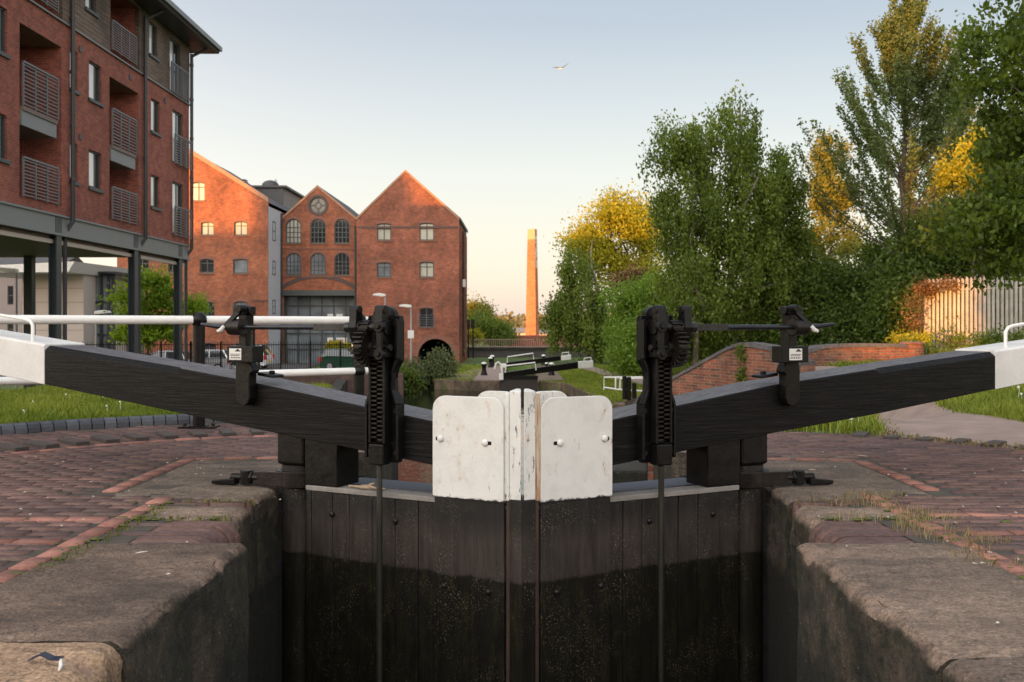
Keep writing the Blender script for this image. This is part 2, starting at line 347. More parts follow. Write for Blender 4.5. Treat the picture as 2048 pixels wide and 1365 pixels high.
M['pane_dark'] = glass_mat('dark_window_glass', (.022, .027, .03), .05, .4, 1.0)
M['pane_grey'] = glass_mat('dusty_window_glass', (.075, .078, .08), .12, .3, .5)
M['blind'] = glass_mat('glass_over_cream_blind', (.36, .355, .30), .15, .12, .6)
def cladding():
    t = NT('weathered_timber_cladding'); v = t.obj(); s = t.sep(v)
    g = t.noise(t.mapping(v, scale=(1, 1.2, 26)), 1.2, 6, .7); big = t.noise(v, .7, 5, .6)
    plank = t.math('FRACT', t.math('MULTIPLY', s[2], 1 / .14))
    c = t.ramp(g, [(.3, (.055, .040, .034)), (.7, (.20, .145, .115))]); c = t.mix(1.0, c, t.ramp(big, [(.35, .55), (.62, 1.25)]), 'MULTIPLY')
    c = t.mix(t.ramp(plank, [(.0, 1.0), (.1, 0.0)]), c, (.02, .016, .014)); t.base(c); t.rough(.8); t.bump(t.ramp(plank, [(.0, 0.0), (.12, 1.0)]), .01); return t.m
M['wood_clad'] = cladding()
M['roof'] = plain('slate_roof', (.055, .055, .060), .7, .3, 2, .004)
M['fascia'] = plain('dark_fascia', (.040, .040, .045), .5, .2, 2, .0005)
M['soffit'] = plain('soffit_boards', (.15, .115, .105), .7, .15, 2, .001)
M['render'] = plain('pale_blue_render', (.44, .47, .52), .8, .06, 1, .001)
M['panel'] = plain('pale_concrete_panel', (.46, .40, .36), .7, .06, .8, .001)
M['pinkgrey'] = plain('pinkish_grey_render', (.22, .185, .18), .8, .1, .8, .001)
M['path'] = plain('towpath_grit', (.235, .172, .145), .95, .3, 3, .006, 0, 140)
M['tarmac'] = plain('car_park_tarmac', (.055, .053, .055), .9, .25, 2, .003)
def grass_ground():
    t = NT('turf_ground'); v = t.obj(); n = t.noise(v, 1.1, 6, .65); n2 = t.noise(v, 12, 5, .7)
    c = t.ramp(n, [(.3, (.045, .075, .014)), (.55, (.085, .130, .022)), (.72, (.12, .15, .035))]); c = t.mix(1.0, c, t.ramp(n2, [(.3, .7), (.7, 1.3)]), 'MULTIPLY')
    t.base(c); t.rough(.95); t.bump(n2, .04); return t.m
M['turf'] = grass_ground()
M['blade'] = leaf_mat('grass_blades', (.085, .145, .014), (.300, .340, .055), .35)
M['strawb'] = leaf_mat('dry_weed_stems', (.16, .12, .05), (.34, .28, .15), .3)
M['seed'] = plain('dandelion_clock', (.62, .62, .56), .9, .1, 9, 0)
M['yellow'] = plain('yellow_blossom', (.72, .50, .02), .7, .2, 9, 0)
def water():
    t = NT('canal_water'); v = t.obj(); n = t.noise(t.mapping(v, scale=(1.0, .55, 1)), 1.8, 4, .55); n2 = t.noise(t.mapping(v, scale=(1, .5, 1)), 7.5, 2, .5)
    t.base((.010, .012, .008)); t.rough(.025); t.b.inputs['IOR'].default_value = 1.333
    t.bump(t.math('ADD', n, t.math('MULTIPLY', n2, .25)), .028, .8); return t.m
M['water'] = water()
M['bark'] = plain('bark', (.075, .058, .045), .9, .4, 5, .01)
M['bark_pale'] = plain('birch_bark', (.19, .165, .14), .85, .5, 5, .008)
M['tyre'] = plain('tyre_rubber', (.012, .012, .012), .8, .2, 9, 0)
M['alloy'] = plain('silver_alloy', (.45, .46, .48), .35, .1, 9, 0, .7)
M['redlamp'] = plain('red_lamp_lens', (.45, .02, .02), .25, .1, 9, 0)
M['clearlamp'] = plain('clear_lamp_lens', (.6, .6, .62), .2, .1, 9, 0)
# ------------------------------------------------------------------ ground, water, paths
HX, HY = 1.63, 6.70                       # gate hinges
LOW = -1.9; WL = -2.4
POND = [(-1.45, 10.6), (-3.1, 16), (-5.2, 26), (-7.6, 38), (-9.2, 48), (-12.2, 58), (-12.5, 74), (-5.6, 74), (-5.6, 58), (-4.75, 53.6), (-1.2, 52.2), (-1.2, 51.2),
        (.8, 51.2), (.85, 51.9), (2.2, 50.6), (3.35, 37), (5.2, 42.4), (6.6, 40), (6.0, 31), (3.95, 27.2), (3.25, 24), (1.45, 10.6)]
def inside(x, y, poly):
    c = False; n = len(poly); j = n - 1
    for i in range(n):
        xi, yi = poly[i]; xj, yj = poly[j]
        if (yi > y) != (yj > y) and x < (xj - xi) * (y - yi) / (yj - yi) + xi: c = not c
        j = i
    return c
def sm(t): t = min(1, max(0, t)); return t * t * (3 - 2 * t)
def hgt(x, y):
    if x < 0:
        h = LOW * sm((y - 17) / 12)
        if x < -8: h = min(h, LOW * sm((-x - 8) / 4) * sm((y - 6) / 8))
    else:
        base = .42 * sm((x - 10.2) / 3) * sm((y - 8) / 6) + .25 * sm((x - 5.6) / 3) * sm((y - 8) / 3) * sm((20 - y) / 4) - 1.9 * sm((5.9 - x) / 1.5) * sm((y - 11) / 7); low = LOW + 1.9 * sm((x - 8) / 7)
        h = base + (low - base) * sm((y - 25) / 14)
        if y > 85: h = h + (LOW - h) * sm((y - 85) / 20)
    if y > 500: h += 16 * sm((y - 700) / 900)
    return h
def bare(x, y):
    if abs(x) < 2.25 and -8 < y < 10.6: return True
    if abs(x + .2) < 1.0 and 51 < y < 71: return True
    return inside(x, y, POND)
def pave_r(x, y):
    return math.hypot(abs(x) - HX, y - HY)
def axis(dense0, dense1, st, far0, far1):
    a = list(np.arange(dense0, dense1 + 1e-6, st)); s = st; v = dense1
    while v < far1: s *= 1.3; v += s; a.append(v)
    s = st; v = dense0; pre = []
    while v > far0: s *= 1.3; v -= s; pre.append(v)
    return pre[::-1] + a
gx = axis(-15, 17, .4, -1800, 1800); gy = axis(-9, 62, .4, -300, 3200)
vs = []; nx = len(gx)
for y in gy:
    for x in gx:
        if bare(x, y): z = -4.5
        elif y < 14 and pave_r(x, y) < (4.98 if x < 0 else 3.75): z = -.09
        elif y < 5: z = -.09
        else: z = hgt(x, y) + (.05 if x < 0 and y < 14 else .0)
        vs.append((x, y, z))
mb = MB(); mb.v = vs
mb.f = [(j * nx + i, j * nx + i + 1, (j + 1) * nx + i + 1, (j + 1) * nx + i) for j in range(len(gy) - 1) for i in range(nx - 1)]
tag(mb.build('ground', M['turf'], smooth=True), kind='structure')
mb = MB(); mb.add([(-13, -8, WL), (8, -8, WL), (8, 73.5, WL), (-13, 73.5, WL)], [(0, 1, 2, 3)])
tag(mb.build('water', M['water']), kind='structure')
def ribbon(name, mat, left, right, dz):
    n = 24; vs = []; fs = []
    def along(p, t):
        k = t * (len(p) - 1); i = min(int(k), len(p) - 2); f = k - i
        return (p[i][0] + (p[i + 1][0] - p[i][0]) * f, p[i][1] + (p[i + 1][1] - p[i][1]) * f)
    for i in range(n * (len(left) - 1) + 1):
        t = i / (n * (len(left) - 1)); a = along(left, t); b = along(right, t)
        for k in range(7):
            x = a[0] + (b[0] - a[0]) * k / 6; y = a[1] + (b[1] - a[1]) * k / 6
            vs.append((x, y, hgt(x, y) + (dz if i > 9 else -.012 + (dz + .012) * i / 9)))
    m = n * (len(left) - 1) + 1
    fs = [(j * 7 + i, j * 7 + i + 1, (j + 1) * 7 + i + 1, (j + 1) * 7 + i) for j in range(m - 1) for i in range(6)]
    return tag(MB().add(vs, fs).build(name, mat, smooth=True), kind='structure')
PATH_L = [(3.55, 9.86), (4.25, 12.6), (6.35, 24), (7.3, 31), (6.2, 46), (4.6, 58), (3.4, 72)]
PATH_R = [(5.45, 7.3), (5.5, 12.6), (7.75, 24), (8.7, 31), (7.4, 47), (5.9, 59), (4.8, 72)]
ribbon('towpath', M['path'], PATH_L, PATH_R, .034)
mb = MB()
n = 10
for j in range(n + 1):
    for i in range(n + 1): mb.v.append((-45 + 38 * i / n, 49.2 + 26 * j / n, LOW + .05))
mb.f = [(j * 11 + i, j * 11 + i + 1, (j + 1) * 11 + i + 1, (j + 1) * 11 + i) for j in range(n) for i in range(n)]
mb.f = [f for f in mb.f if mb.v[f[2]][0] < -12.0]
tag(mb.build('car_park', M['tarmac']), kind='structure')

# ------------------------------------------------------------------ brick paving (each brick real, in one paved surface)
def bricks_mesh(cells, h=.05, inset=.0035, seed=1):
    """cells: (cx, cy, length, width, angle, z, tint)"""
    rg = np.random.default_rng(seed); c = np.array(cells, dtype=float); n = len(c)
    L = c[:, 2] / 2; W = c[:, 3] / 2; an = c[:, 4] + rg.normal(0, .006, n); z = c[:, 5] + rg.normal(0, .0022, n)
    ux, uy = np.cos(an), np.sin(an); tilt = rg.normal(0, .0015, (n, 4))
    V = np.zeros((n, 8, 3)); sg = [(-1, -1), (1, -1), (1, 1), (-1, 1)]
    for k, (a, b) in enumerate(sg):
        for lay, ins, zz in ((0, 0, z - h), (1, inset, z)):
            V[:, lay * 4 + k, 0] = c[:, 0] + ux * a * (L - ins) - uy * b * (W - ins)
            V[:, lay * 4 + k, 1] = c[:, 1] + uy * a * (L - ins) + ux * b * (W - ins)
            V[:, lay * 4 + k, 2] = zz + (tilt[:, k] if lay else 0)
    fq = np.array([(4, 5, 6, 7), (0, 1, 5, 4), (1, 2, 6, 5), (2, 3, 7, 6), (3, 0, 4, 7)])
    Fc = (np.arange(n)[:, None, None] * 8 + fq[None]).reshape(-1, 4)
    return V.reshape(-1, 3), Fc, np.repeat(np.clip(c[:, 6] + rg.normal(0, .08, n), 0, 1), 8)
BAND_L = [[(-2.26, 2.6), (-2.26, 6.32)], [(-2.72, 6.55), (-2.72, 8.15), (-1.45, 8.30)]]
BAND_R = [[(2.22, 2.6), (2.22, 6.45)], [(2.72, 6.60), (2.72, 8.05), (1.45, 8.25)]]
def band_dist(x, y, segs):
    d = 9
    for p in segs:
        for a, b in zip(p[:-1], p[1:]):
            ab = (b[0] - a[0], b[1] - a[1]); t = max(0, min(1, ((x - a[0]) * ab[0] + (y - a[1]) * ab[1]) / (ab[0] ** 2 + ab[1] ** 2)))
            d = min(d, math.hypot(x - a[0] - ab[0] * t, y - a[1] - ab[1] * t))
    return d
def paving(s, name):
    segs = BAND_L if s < 0 else BAND_R; cells = []; rr = random.Random(5 if s < 0 else 9)
    L, W, g = .215, .1025, .0065
    for j in range(-2, 100):
        y = 2.2 + j * (W + g)
        if y > 12: break
        for i in range(0, 46):
            x = 2.05 + (i + (j % 2) * .5 + rr.uniform(-.01, .01)) * (L + g); r = math.hypot(x - HX, y - HY)
            lim = 4.72 if s < 0 else 3.66
            if r > lim and not (y < 6.7): continue
            if y > HY and r > lim: continue
            if y < 6.45 and x < 2.36: continue
            if 6.45 <= y < 8.3 and x < 2.84: continue
            if 8.3 <= y and x < 1.42: continue
            if band_dist(s * x, y, segs) < .085: continue
            tt = rr.random() ** 1.3 * .9
            cells.append((s * x, y, L, W, 0, 0.0, tt))
    v, f, t = bricks_mesh(cells, seed=3 if s < 0 else 4)
    o = finish(name, np_mesh(name, v, f, t), M['pav']); return tag(o, kind='structure')
paving(-1, 'brick_paving'); paving(1, 'brick_paving')
for s in (-1, 1):     # joints
    pts = [(s * 1.42, 1.0), (s * 12.5, 1.0), (s * 12.5, HY)] 
    rmax = 4.9 if s < 0 else 3.85
    pts = [(s * 2.0, 1.0), (s * 12.5, 1.0), (s * 12.5, 6.6), (s * (HX + rmax), 6.7)] + [(s * (HX + rmax * math.cos(a)), HY + rmax * math.sin(a)) for a in np.linspace(.08, math.pi / 2 - .02, 16)] + [(s * 1.42, HY + rmax), (s * 1.42, 8.4), (s * 2.0, 8.35)]
    mb = MB(); mb.face(pts, [], lambda u, v, w: (u, v, -.0075)); tag(mb.build('paving_joints', M['soil']), kind='structure')
    cells = []; rr = random.Random(2)
    for p in (BAND_L if s < 0 else BAND_R):
        for a, b in zip(p[:-1], p[1:]):
            ln = math.hypot(b[0] - a[0], b[1] - a[1]); k = int(ln / .226); an = math.atan2(b[1] - a[1], b[0] - a[0])
            for i in range(k): cells.append((a[0] + (b[0] - a[0]) * (i + .5) / k, a[1] + (b[1] - a[1]) * (i + .5) / k, .218, .105, an, .004, rr.random()))
    for y0 in ((5.05, 5.62) if s < 0 else (5.25, 5.75)):
        for i in range(30): cells.append((s * (2.46 + i * .226), y0, .218, .102, 0, .005, rr.random()))
    a0 = .42 if s < 0 else .5
    k = 18
    for i in range(k):
        a = math.pi / 2 - 1.35 * i / k - .06; r = 3.22 if s < 0 else 3.15
        if s < 0: cells.append((s * (HX + r * math.cos(a)), HY + r * math.sin(a), .218, .10, (a + math.pi / 2) if s > 0 else math.pi - (a + math.pi / 2), .006, rr.random()))
    v, f, t = bricks_mesh(cells, seed=8); tag(finish('red_brick_band', np_mesh('red_brick_band', v, f, t), M['redbrick']), kind='structure')
# raised footholds round the sweep of each balance beam
ORD = 'first second third fourth fifth sixth seventh eighth ninth tenth eleventh twelfth thirteenth fourteenth fifteenth sixteenth seventeenth eighteenth'.split()
M['foothold'] = plain('foothold_brick', (.046, .036, .032), .75, .35, 18, .003)
def foothold(s, a, r0, r1, h, label, wob):
    mb = MB(); ca, sa = math.cos(a), math.sin(a); w = .062
    def T(r, t, z): return (s * (HX + r * ca - t * sa), HY + r * sa + t * ca, z)
    p = [T(r0, -w, -.05), T(r1, -w, -.05), T(r1, w, -.05), T(r0, w, -.05), T(r0, -w, h), T(r1, -w, h + wob), T(r1, w, h + wob), T(r0, w, h)]
    mb.hexa(p); c = T((r0 + r1) / 2, 0, 0)
    tag(mb.build('foothold_brick', M['foothold'], loc=c, bevel=.006), label, 'foothold', 'raised footholds in the paving')
k = 0
for i in range(14):
    a = math.pi / 2 + .02 - i * .081
    if i >= 13: break
    foothold(-1, a, 3.32, 3.78, .036, f'{ORD[12 - i]} raised dark foothold brick from the left in the arc below the white railing', rnd.uniform(-.006, .01))
for i in range(9):
    a = math.pi / 2 - .50 - i * .086
    foothold(1, a, 3.42, 3.70, .022, f'{ORD[i]} worn raised foothold from the gate end of the arc beside the towpath', rnd.uniform(-.01, .012))
# blue bullnose kerb
cells = []; mb = MB(); tv = []
for i in range(62):
    a = math.pi / 2 + .12 - i * .0262; r = 4.86; an = .0122
    prof = [(-.075, -.08), (.09, -.08), (.09, .095), (.0, .098), (-.045, .082), (-.07, .045), (-.075, .0)]
    base = len(mb.v); tt = rnd.random()
    for sgn in (-1, 1):
        for (dr, z) in prof: mb.v.append((-(HX + (r + dr) * math.cos(a + sgn * an)), HY + (r + dr) * math.sin(a + sgn * an), z)); tv.append(tt)
    m = len(prof); mb.f += [tuple(base + j for j in range(m)), tuple(base + m + j for j in range(m))] + [(base + j, base + (j + 1) % m, base + m + (j + 1) % m, base + m + j) for j in range(m)]
me = mb.mesh('kerb'); at = me.attributes.new('tint', 'FLOAT', 'POINT'); at.data.foreach_set('value', tv)
tag(finish('kerb', me, M['bluebrick'], bevel=.004), kind='structure')

# ------------------------------------------------------------------ lock walls
import mathutils.noise as mnoise
def stone_block(s, y0, y1, xi, xo, r, zt, hh, name, mat, root, seed, jit=.006, chip=None, seg=.08, skew=0.0):
    """coping stone: profile with a rounded inner arris swept along the wall, slightly uneven"""
    rg = random.Random(seed); ny = max(3, int((y1 - y0) / (seg * .45))); prof = []
    m = 16
    for k in range(m + 1): prof.append((xo + (xi + r - xo) * k / m, zt))
    for k in range(1, 6):
        a = math.pi / 2 * k / 5; prof.append((xi + r - r * math.sin(a), zt - r + r * math.cos(a)))
    for k in range(1, 27): prof.append((xi, zt - r - (hh - r) * (k / 26) ** 1.7))
    ph = [rg.uniform(0, 6.28) for _ in range(6)]
    mb = MB(); np_ = len(prof); cv = []
    for j in range(ny + 1):
        y = y0 + (y1 - y0) * j / ny
        edge = .010 * (math.exp(-((y - y0) / .035) ** 2) + math.exp(-((y1 - y) / .035) ** 2))
        for i, (x, z) in enumerate(prof):
            n = math.sin(x * 5 + ph[0] + y * 3) * math.sin(y * 7 + ph[1]) + .6 * math.sin(x * 13 + ph[2]) * math.sin(y * 17 + ph[3] + z * 9)
            up = 1 if i <= m else .4
            q3 = Vector((x * 1.0 + seed * 3.7, y, z)); nb = mnoise.fractal(q3 * 3.0, .8, 2.1, 5); nf = mnoise.fractal(q3 * 13, .7, 2.1, 4); ar = math.exp(-((i - m - 2) / 3.2) ** 2); chp = max(0, mnoise.noise(q3 * 7.5) - .18) * ar
            dz = jit * n * up * .6 + (.0045 * nb + .0022 * nf) * up - .055 * chp - edge * (1 if i <= m + 3 else 0); dx = jit * 1.4 * math.sin(z * 8 + y * 6 + ph[4]) if i > m + 1 else 0
            if i > m: dx += edge + .05 * chp + (.016 * nb + .006 * nf) * (1 if i > m + 4 else .4)
            if chip:
                q = chip(x, y, z); dz -= q * (.7 + .3 * math.sin(x * 60) * math.sin(y * 47)); dx += q * .4 if i > m else 0
            mb.v.append((s * (x + dx), y + skew * (x - xi), z + dz)); cv.append(min(1, max(0, chp - .06) * 3 + (chip(x, y, z) * 26 if chip else 0)))
    mb.f = [(j * np_ + i, j * np_ + i + 1, (j + 1) * np_ + i + 1, (j + 1) * np_ + i) for j in range(ny) for i in range(np_ - 1)]
    for j in (0, ny):      # end caps
        b0 = len(mb.v); mb.v.append((s * xo, y0 + (y1 - y0) * j / ny, zt - hh)); cv.append(0)
        mb.f.append(tuple([j * np_ + i for i in range(np_)] + [b0]))
    me = mb.mesh(name); at = me.attributes.new('chip', 'FLOAT', 'POINT'); at.data.foreach_set('value', cv)
    return finish(name, me, mat, root, smooth=True)
def lock_wall(s, label):
    root = thing('lock_wall', label, 'lock wall', (s * 2.0, 6, 0))
    def blk(y0, y1, x0, x1, z0, z1): return MB().box(min(s * x0, s * x1), max(s * x0, s * x1), y0, y1, z0, z1)
    mb = MB()
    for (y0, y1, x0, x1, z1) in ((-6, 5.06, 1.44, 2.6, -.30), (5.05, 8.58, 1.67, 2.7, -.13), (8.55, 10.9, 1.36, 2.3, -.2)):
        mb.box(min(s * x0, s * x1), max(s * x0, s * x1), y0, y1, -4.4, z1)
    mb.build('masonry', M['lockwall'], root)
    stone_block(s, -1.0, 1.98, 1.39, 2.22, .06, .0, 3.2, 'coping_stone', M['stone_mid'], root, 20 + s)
    stone_block(s, 2.0, 3.46 if s < 0 else 3.30, 1.39, 2.22 if s < 0 else 2.18, .075, .004, 3.2, 'coping_stone', M['stone_light'] if s < 0 else M['stone_mid'], root, 22 + s)
    chip = None
    if s > 0:
        chip = lambda x, y, z: .045 * max(0, 1 - abs((y - 4.84 - (x - 1.40) * -.10) / .14)) ** .6 * max(0, 1 - max(0, x - 1.40) / .42) * max(0, 1 + z / .10) if y > 4.5 else 0
    stone_block(s, 3.475 if s < 0 else 3.315, 5.05, 1.385, 2.20, .05, 0, 3.2, 'coping_stone', M['stone_dark'] if s < 0 else M['stone_mid'], root, 24 + s, .006, chip, .05)
    # bullnosed bricks
    v = []; f = []; tn = []; y = 5.065; k = 0; rr = random.Random(30 + s); mb = MB(); tv = []
    while y < 5.62:
        w = .075 if k % 3 else .068; xi = 1.60 + rr.uniform(-.014, .014); zt = -.008 + rr.uniform(-.007, .006); r = .11; xo = 2.19; tt = rr.random()
        prof = [(xo, zt), (xi + r, zt)] + [(xi + r - r * math.sin(a), zt - r + r * math.cos(a)) for a in np.linspace(.25, math.pi / 2, 6)] + [(xi, zt - .32), (xo, zt - .32)]
        b = len(mb.v); m = len(prof)
        for yy in (y, y + w):
            for (x, z) in prof: mb.v.append((s * x, yy, z)); tv.append(tt)
        mb.f += [tuple(b + j for j in range(m)), tuple(b + m + j for j in range(m))] + [(b + j, b + (j + 1) % m, b + m + (j + 1) % m, b + m + j) for j in range(m)]
        y += w + .008; k += 1
    me = mb.mesh('coping_bricks'); at = me.attributes.new('tint', 'FLOAT', 'POINT'); at.data.foreach_set('value', tv)
    finish('coping_bricks', me, M['pav'], root, bevel=.006)
    stone_block(s, 5.64, 6.10, 1.645, 2.19, .08, -.004, .5, 'coping_stone', M['stone_mid'], root, 34 + s)
    stone_block(s, 6.27, 8.53, 1.665, 2.64, .05, -.004, .6, 'coping_slab', M['concrete'], root, 36 + s, .005)
    cells = []
    for j in range(1, 3):
        for i in range(3): cells.append((s * (1.80 + i * .222 + (j % 2) * .02), 6.07 + j * .078, .214, .068, 0, -.006, .3 + .2 * rr.random()))
    vv, ff, tt = bricks_mesh(cells, .12, seed=11); finish('brick_course', np_mesh('brick_course', vv, ff, tt), M['pav'], root)
    # tail of the lock: rounded return and sloping wing
    mb = MB(); rad = .22; pl = [(2.3, 8.54), (1.30 + rad, 8.54)] + [(1.30 + rad - rad * math.sin(a), 8.54 + rad - rad * math.cos(a)) for a in np.linspace(.2, math.pi / 2, 6)] + [(1.30, 9.9), (2.3, 9.9)]
    mb.prism([(s * x, y) for x, y in pl], -1.2, -.003, 'xy'); mb.build('tail_quoin', M['concrete'], root, smooth=True, bevel=.04)
    mb = MB(); ys = np.linspace(9.91, 12.2, 9)
    for i, y in enumerate(ys):
        z = -.03 - .55 * (i / 8) ** 1.3; xi = (1.46 if s < 0 else 1.25) + .60 * (i / 8) ** .8
        mb.v += [(s * xi, y, -3.6), (s * xi, y, z - .06), (s * (xi + .05), y, z), (s * (xi + .75), y, z), (s * (xi + .75), y, -3.6)]
    mb.f = [(j * 5 + i, j * 5 + (i + 1) % 5, (j + 1) * 5 + (i + 1) % 5, (j + 1) * 5 + i) for j in range(8) for i in range(5)] + [(0, 1, 2, 3, 4), (40, 41, 42, 43, 44)]
    mb.build('tail_wall', M['bridge_brick'], root)
    return root
lock_wall(-1, 'left side wall of the near lock, dark stone blocks with a pale sandstone block in front')
lock_wall(1, 'right side wall of the near lock, brown stone blocks with a chipped corner and dry weeds')

# ------------------------------------------------------------------ lock gates
YC = 5.86; TH = math.atan2(HY - YC, HX); CT, ST = math.cos(TH), math.sin(TH)
def gate(s, label):
    def tf(u, v, z): return (s * (-u * CT - v * ST), YC + u * ST - v * CT, z)      # s=+1 left leaf, s=-1 right leaf
    root = thing('lock_gate', label, 'lock gate', tf(1.76, -.06, 0))
    B = lambda: MB(tf)
    rr = random.Random(40 + s); wood = M['gate']
    # planking below the top rail: separate vertical planks in one surface
    mb = B(); u = .115
    while u < 1.62:
        w = rr.uniform(.13, .19); u1 = min(u + w, 1.62); d = rr.uniform(-.004, .004)
        mb.box(u, u1 - .004, -.10, -.006 + d, -3.2, .0); u = u1
    mb.build('planking', wood, root, bevel=.004)
    mb = B().box(.22, 1.62, -.26, -.105, -3.2, .001); mb.build('gate_frame', wood, root)
    mb = B().box(.54, 1.615, -.13, .004, .002, .034); mb.build('top_cap', M['cap'], root, bevel=.004)
    mb = B().box(.32, 1.58, -.56, -.28, -.035, .012); mb.build('walkway_plank', M['walk'], root, bevel=.005)
    # mitre post, white top, dark foot
    def mpost(z0, z1, f):
        g = -.0035 if z0 > 0 else -.0125
        pts = [(.0073 + g, .012 - f), (.082, .012 - f), (.15, -.2), (.117 + g, -.2)]
        return B().add([(u, v, z0) for u, v in pts] + [(u, v, z1) for u, v in pts], [(0, 1, 2, 3), (4, 5, 6, 7), (0, 1, 5, 4), (1, 2, 6, 5), (2, 3, 7, 6), (3, 0, 4, 7)])
    mpost(.062, .706, 0).build('mitre_post', M['post_white'], root, bevel=.006)
    mpost(-3.2, .060, .002).build('mitre_post_foot', wood, root, bevel=.006)
    B().box(.083, .1115, -.10, .016, .055, .69).build('mitre_fillet', M['post_white'] if s > 0 else M['fillet_rust'], root, bevel=.003)
    B().box(.084, .108, -.10, .004, -3.2, .053).build('fillet_foot', M['fillet_dark'], root, bevel=.003)
    # rounded white guard plates, front and back of the beam end
    def plate(u0, u1, z0, z1, r, v0, v1):
        pts = [(u0, z0), (u1, z0)]
        for cx, cz, a0 in ((u1 - r, z1 - r, 0), (u0 + r, z1 - r, 1)):
            for k in range(9):
                a = math.pi / 2 * (k / 8 + a0); pts.append((cx + r * math.cos(a), cz + r * math.sin(a)))
        mb = B(); n = len(pts); vs = [(u, v0, z) for u, z in pts] + [(u, v1, z) for u, z in pts]
        return mb.add(vs, [tuple(range(n)), tuple(range(n, 2 * n))] + [(i, (i + 1) % n, (i + 1) % n + n, i + n) for i in range(n)])
    pl = plate(.112, .606, .045, .664, .085, .008, .030).build('guard_plate', M['plate'], root, bevel=.003)
    for (uu, zz) in ((.235, .392), (.548, .402)):
        mb = B(); pts = []
        mb.ball((uu, .036, zz), .021, 14, (1, .55, 1)); mb.build('bolt', M['white'], pl, smooth=True)
        B().box(uu - .042 if uu < .4 else uu + .005, uu + .0 if uu < .4 else uu + .035, .0302, .0306, zz - .012, zz + .010).build('bolt_slot', M['iron'], pl)
    plate(.155, .44, .15, .684, .09, -.245, -.205).build('back_plate', M['post_white'], root, bevel=.004)
    # rubbing board under the plate
    B().box(.115, .60, .000, .018, -1.15, .04).build('rubbing_board', wood, root, bevel=.004)
    B().box(.115, .60, .000, .016, -2.4, -1.156).build('rubbing_board', M['board'], root, bevel=.004)
    for uu, zz, vv in ((.22, -.50, .02), (.53, -.50, .02), (.30, -1.75, .018), (.53, -1.75, .018), (1.40, -.14, .0), (.9, -.14, .0)):
        B().ball((uu, vv, zz), .02, 10, (1, .8, 1)).build('bolt_head', M['iron_worn'], root, smooth=True)
    # balance beam
    if s > 0: st = [(.30, .452, .197, 0), (.614, .499, .230, 0), (2.17, .715, .398, 0), (2.74, .782, .463, 0), (2.80, .790, .470, 1), (4.205, .933, .632, 1)]
    else: st = [(.30, .460, .192, 0), (.57, .503, .222, 0), (1.92, .690, .366, 0), (2.85, .775, .452, 0), (2.92, .782, .459, 1), (4.145, .886, .596, 1)]
    V0, V1 = 0.0, -.37; ch = .035
    mb = B(); k = 5
    for (u, t, b, c) in st:
        cc = ch if c else .006
        mb.v += [(u, V0, b), (u, V0, t - cc), (u, V0 - cc * 1.3, t), (u, V1, t), (u, V1, b)]
    n = len(st); mb.f = [(j * k + i, j * k + (i + 1) % k, (j + 1) * k + (i + 1) % k, (j + 1) * k + i) for j in range(n - 1) for i in range(k)] + [tuple(range(k)), tuple((n - 1) * k + i for i in range(k))]
    bm_ = M['beam_l'] if s > 0 else M['beam_r']
    beam = mb.build('balance_beam', bm_, root, bevel=.004)
    u, t, b, c = st[-1]; sl = (st[-1][1] - st[-3][1]) / (st[-1][0] - st[-3][0]); slb = (st[-1][2] - st[-3][2]) / (st[-1][0] - st[-3][0]); e = 1.05
    mb = B()
    for uu, tt, bb in ((u + .001, t + .012, b - .004), (u + e, t + .014 + sl * e, b - .004 + slb * e)):
        mb.v += [(uu, V0 + .004, bb), (uu, V0 + .004, tt - .012), (uu, V0 - .012, tt), (uu, V1 - .004, tt), (uu, V1 - .004, bb)]
    mb.f = [(i, (i + 1) % 5, 5 + (i + 1) % 5, 5 + i) for i in range(5)] + [tuple(range(5)), tuple(range(5, 10))]
    mb.build('beam_tip', M['white_tip'], root, bevel=.006)
    hu = u + (.22 if s > 0 else .20); hz = t + sl * (hu - u) + .02
    pts = [(hu, -.06, hz - .02), (hu, -.06, hz + .115), (hu + .03, -.06, hz + .15), (hu + .09, -.06, hz + .165), (hu + .5, -.06, hz + .21), (hu + .55, -.06, hz + .18), (hu + .56, -.06, hz + .03)]
    B().tube(pts, .014, 10).build('hand_grip', M['white_rail'], root, smooth=True)
    # heel post and the block that carries the beam
    B().box(1.645, 1.875, -.25, -.01, .155, .45).build('heel_post', M['iron'], root, bevel=.02)
    mb = B(); c = (1.76, -.12)
    prof = [(c[0] + .125 * math.cos(a), c[1] + .125 * math.sin(a)) for a in np.linspace(0, 2 * math.pi, 25)[:-1]]
    n = len(prof); mb.add([(x, y, -3.2) for x, y in prof] + [(x, y, .152) for x, y in prof], [tuple(range(n)), tuple(range(n, 2 * n))] + [(i, (i + 1) % n, (i + 1) % n + n, i + n) for i in range(n)])
    mb.build('heel_pivot', wood, root, smooth=True)
    B().box(1.36, 1.63, -.24, -.004, .036, .36).build('beam_block', M['iron'], root, bevel=.008)
    # paddle gear on its iron stand
    U = .957 if s > 0 else .925
    out = [(-.105, .235), (-.128, .27), (-.128, .605), (-.112, .64), (-.085, .68), (-.078, .76), (-.092, .825), (-.128, .875), (-.128, 1.12), (-.118, 1.155)]
    arc = [(.085 * math.cos(a), 1.155 + .062 * math.sin(a)) for a in np.linspace(math.pi, 0, 11)]
    pts = out + arc + [(-x, z) for x, z in out[::-1]]
    mb = B(); n = len(pts); mb.add([(U + x, .004, z) for x, z in pts] + [(U + x, .046, z) for x, z in pts], [tuple(range(n)), tuple(range(n, 2 * n))] + [(i, (i + 1) % n, (i + 1) % n + n, i + n) for i in range(n)])
    tri = tessellate_polygon([[Vector((x, z, 0)) for x, z in pts]]); mb.f[0:2] = [tuple(t) for t in tri] + [tuple(i + n for i in t) for t in tri]
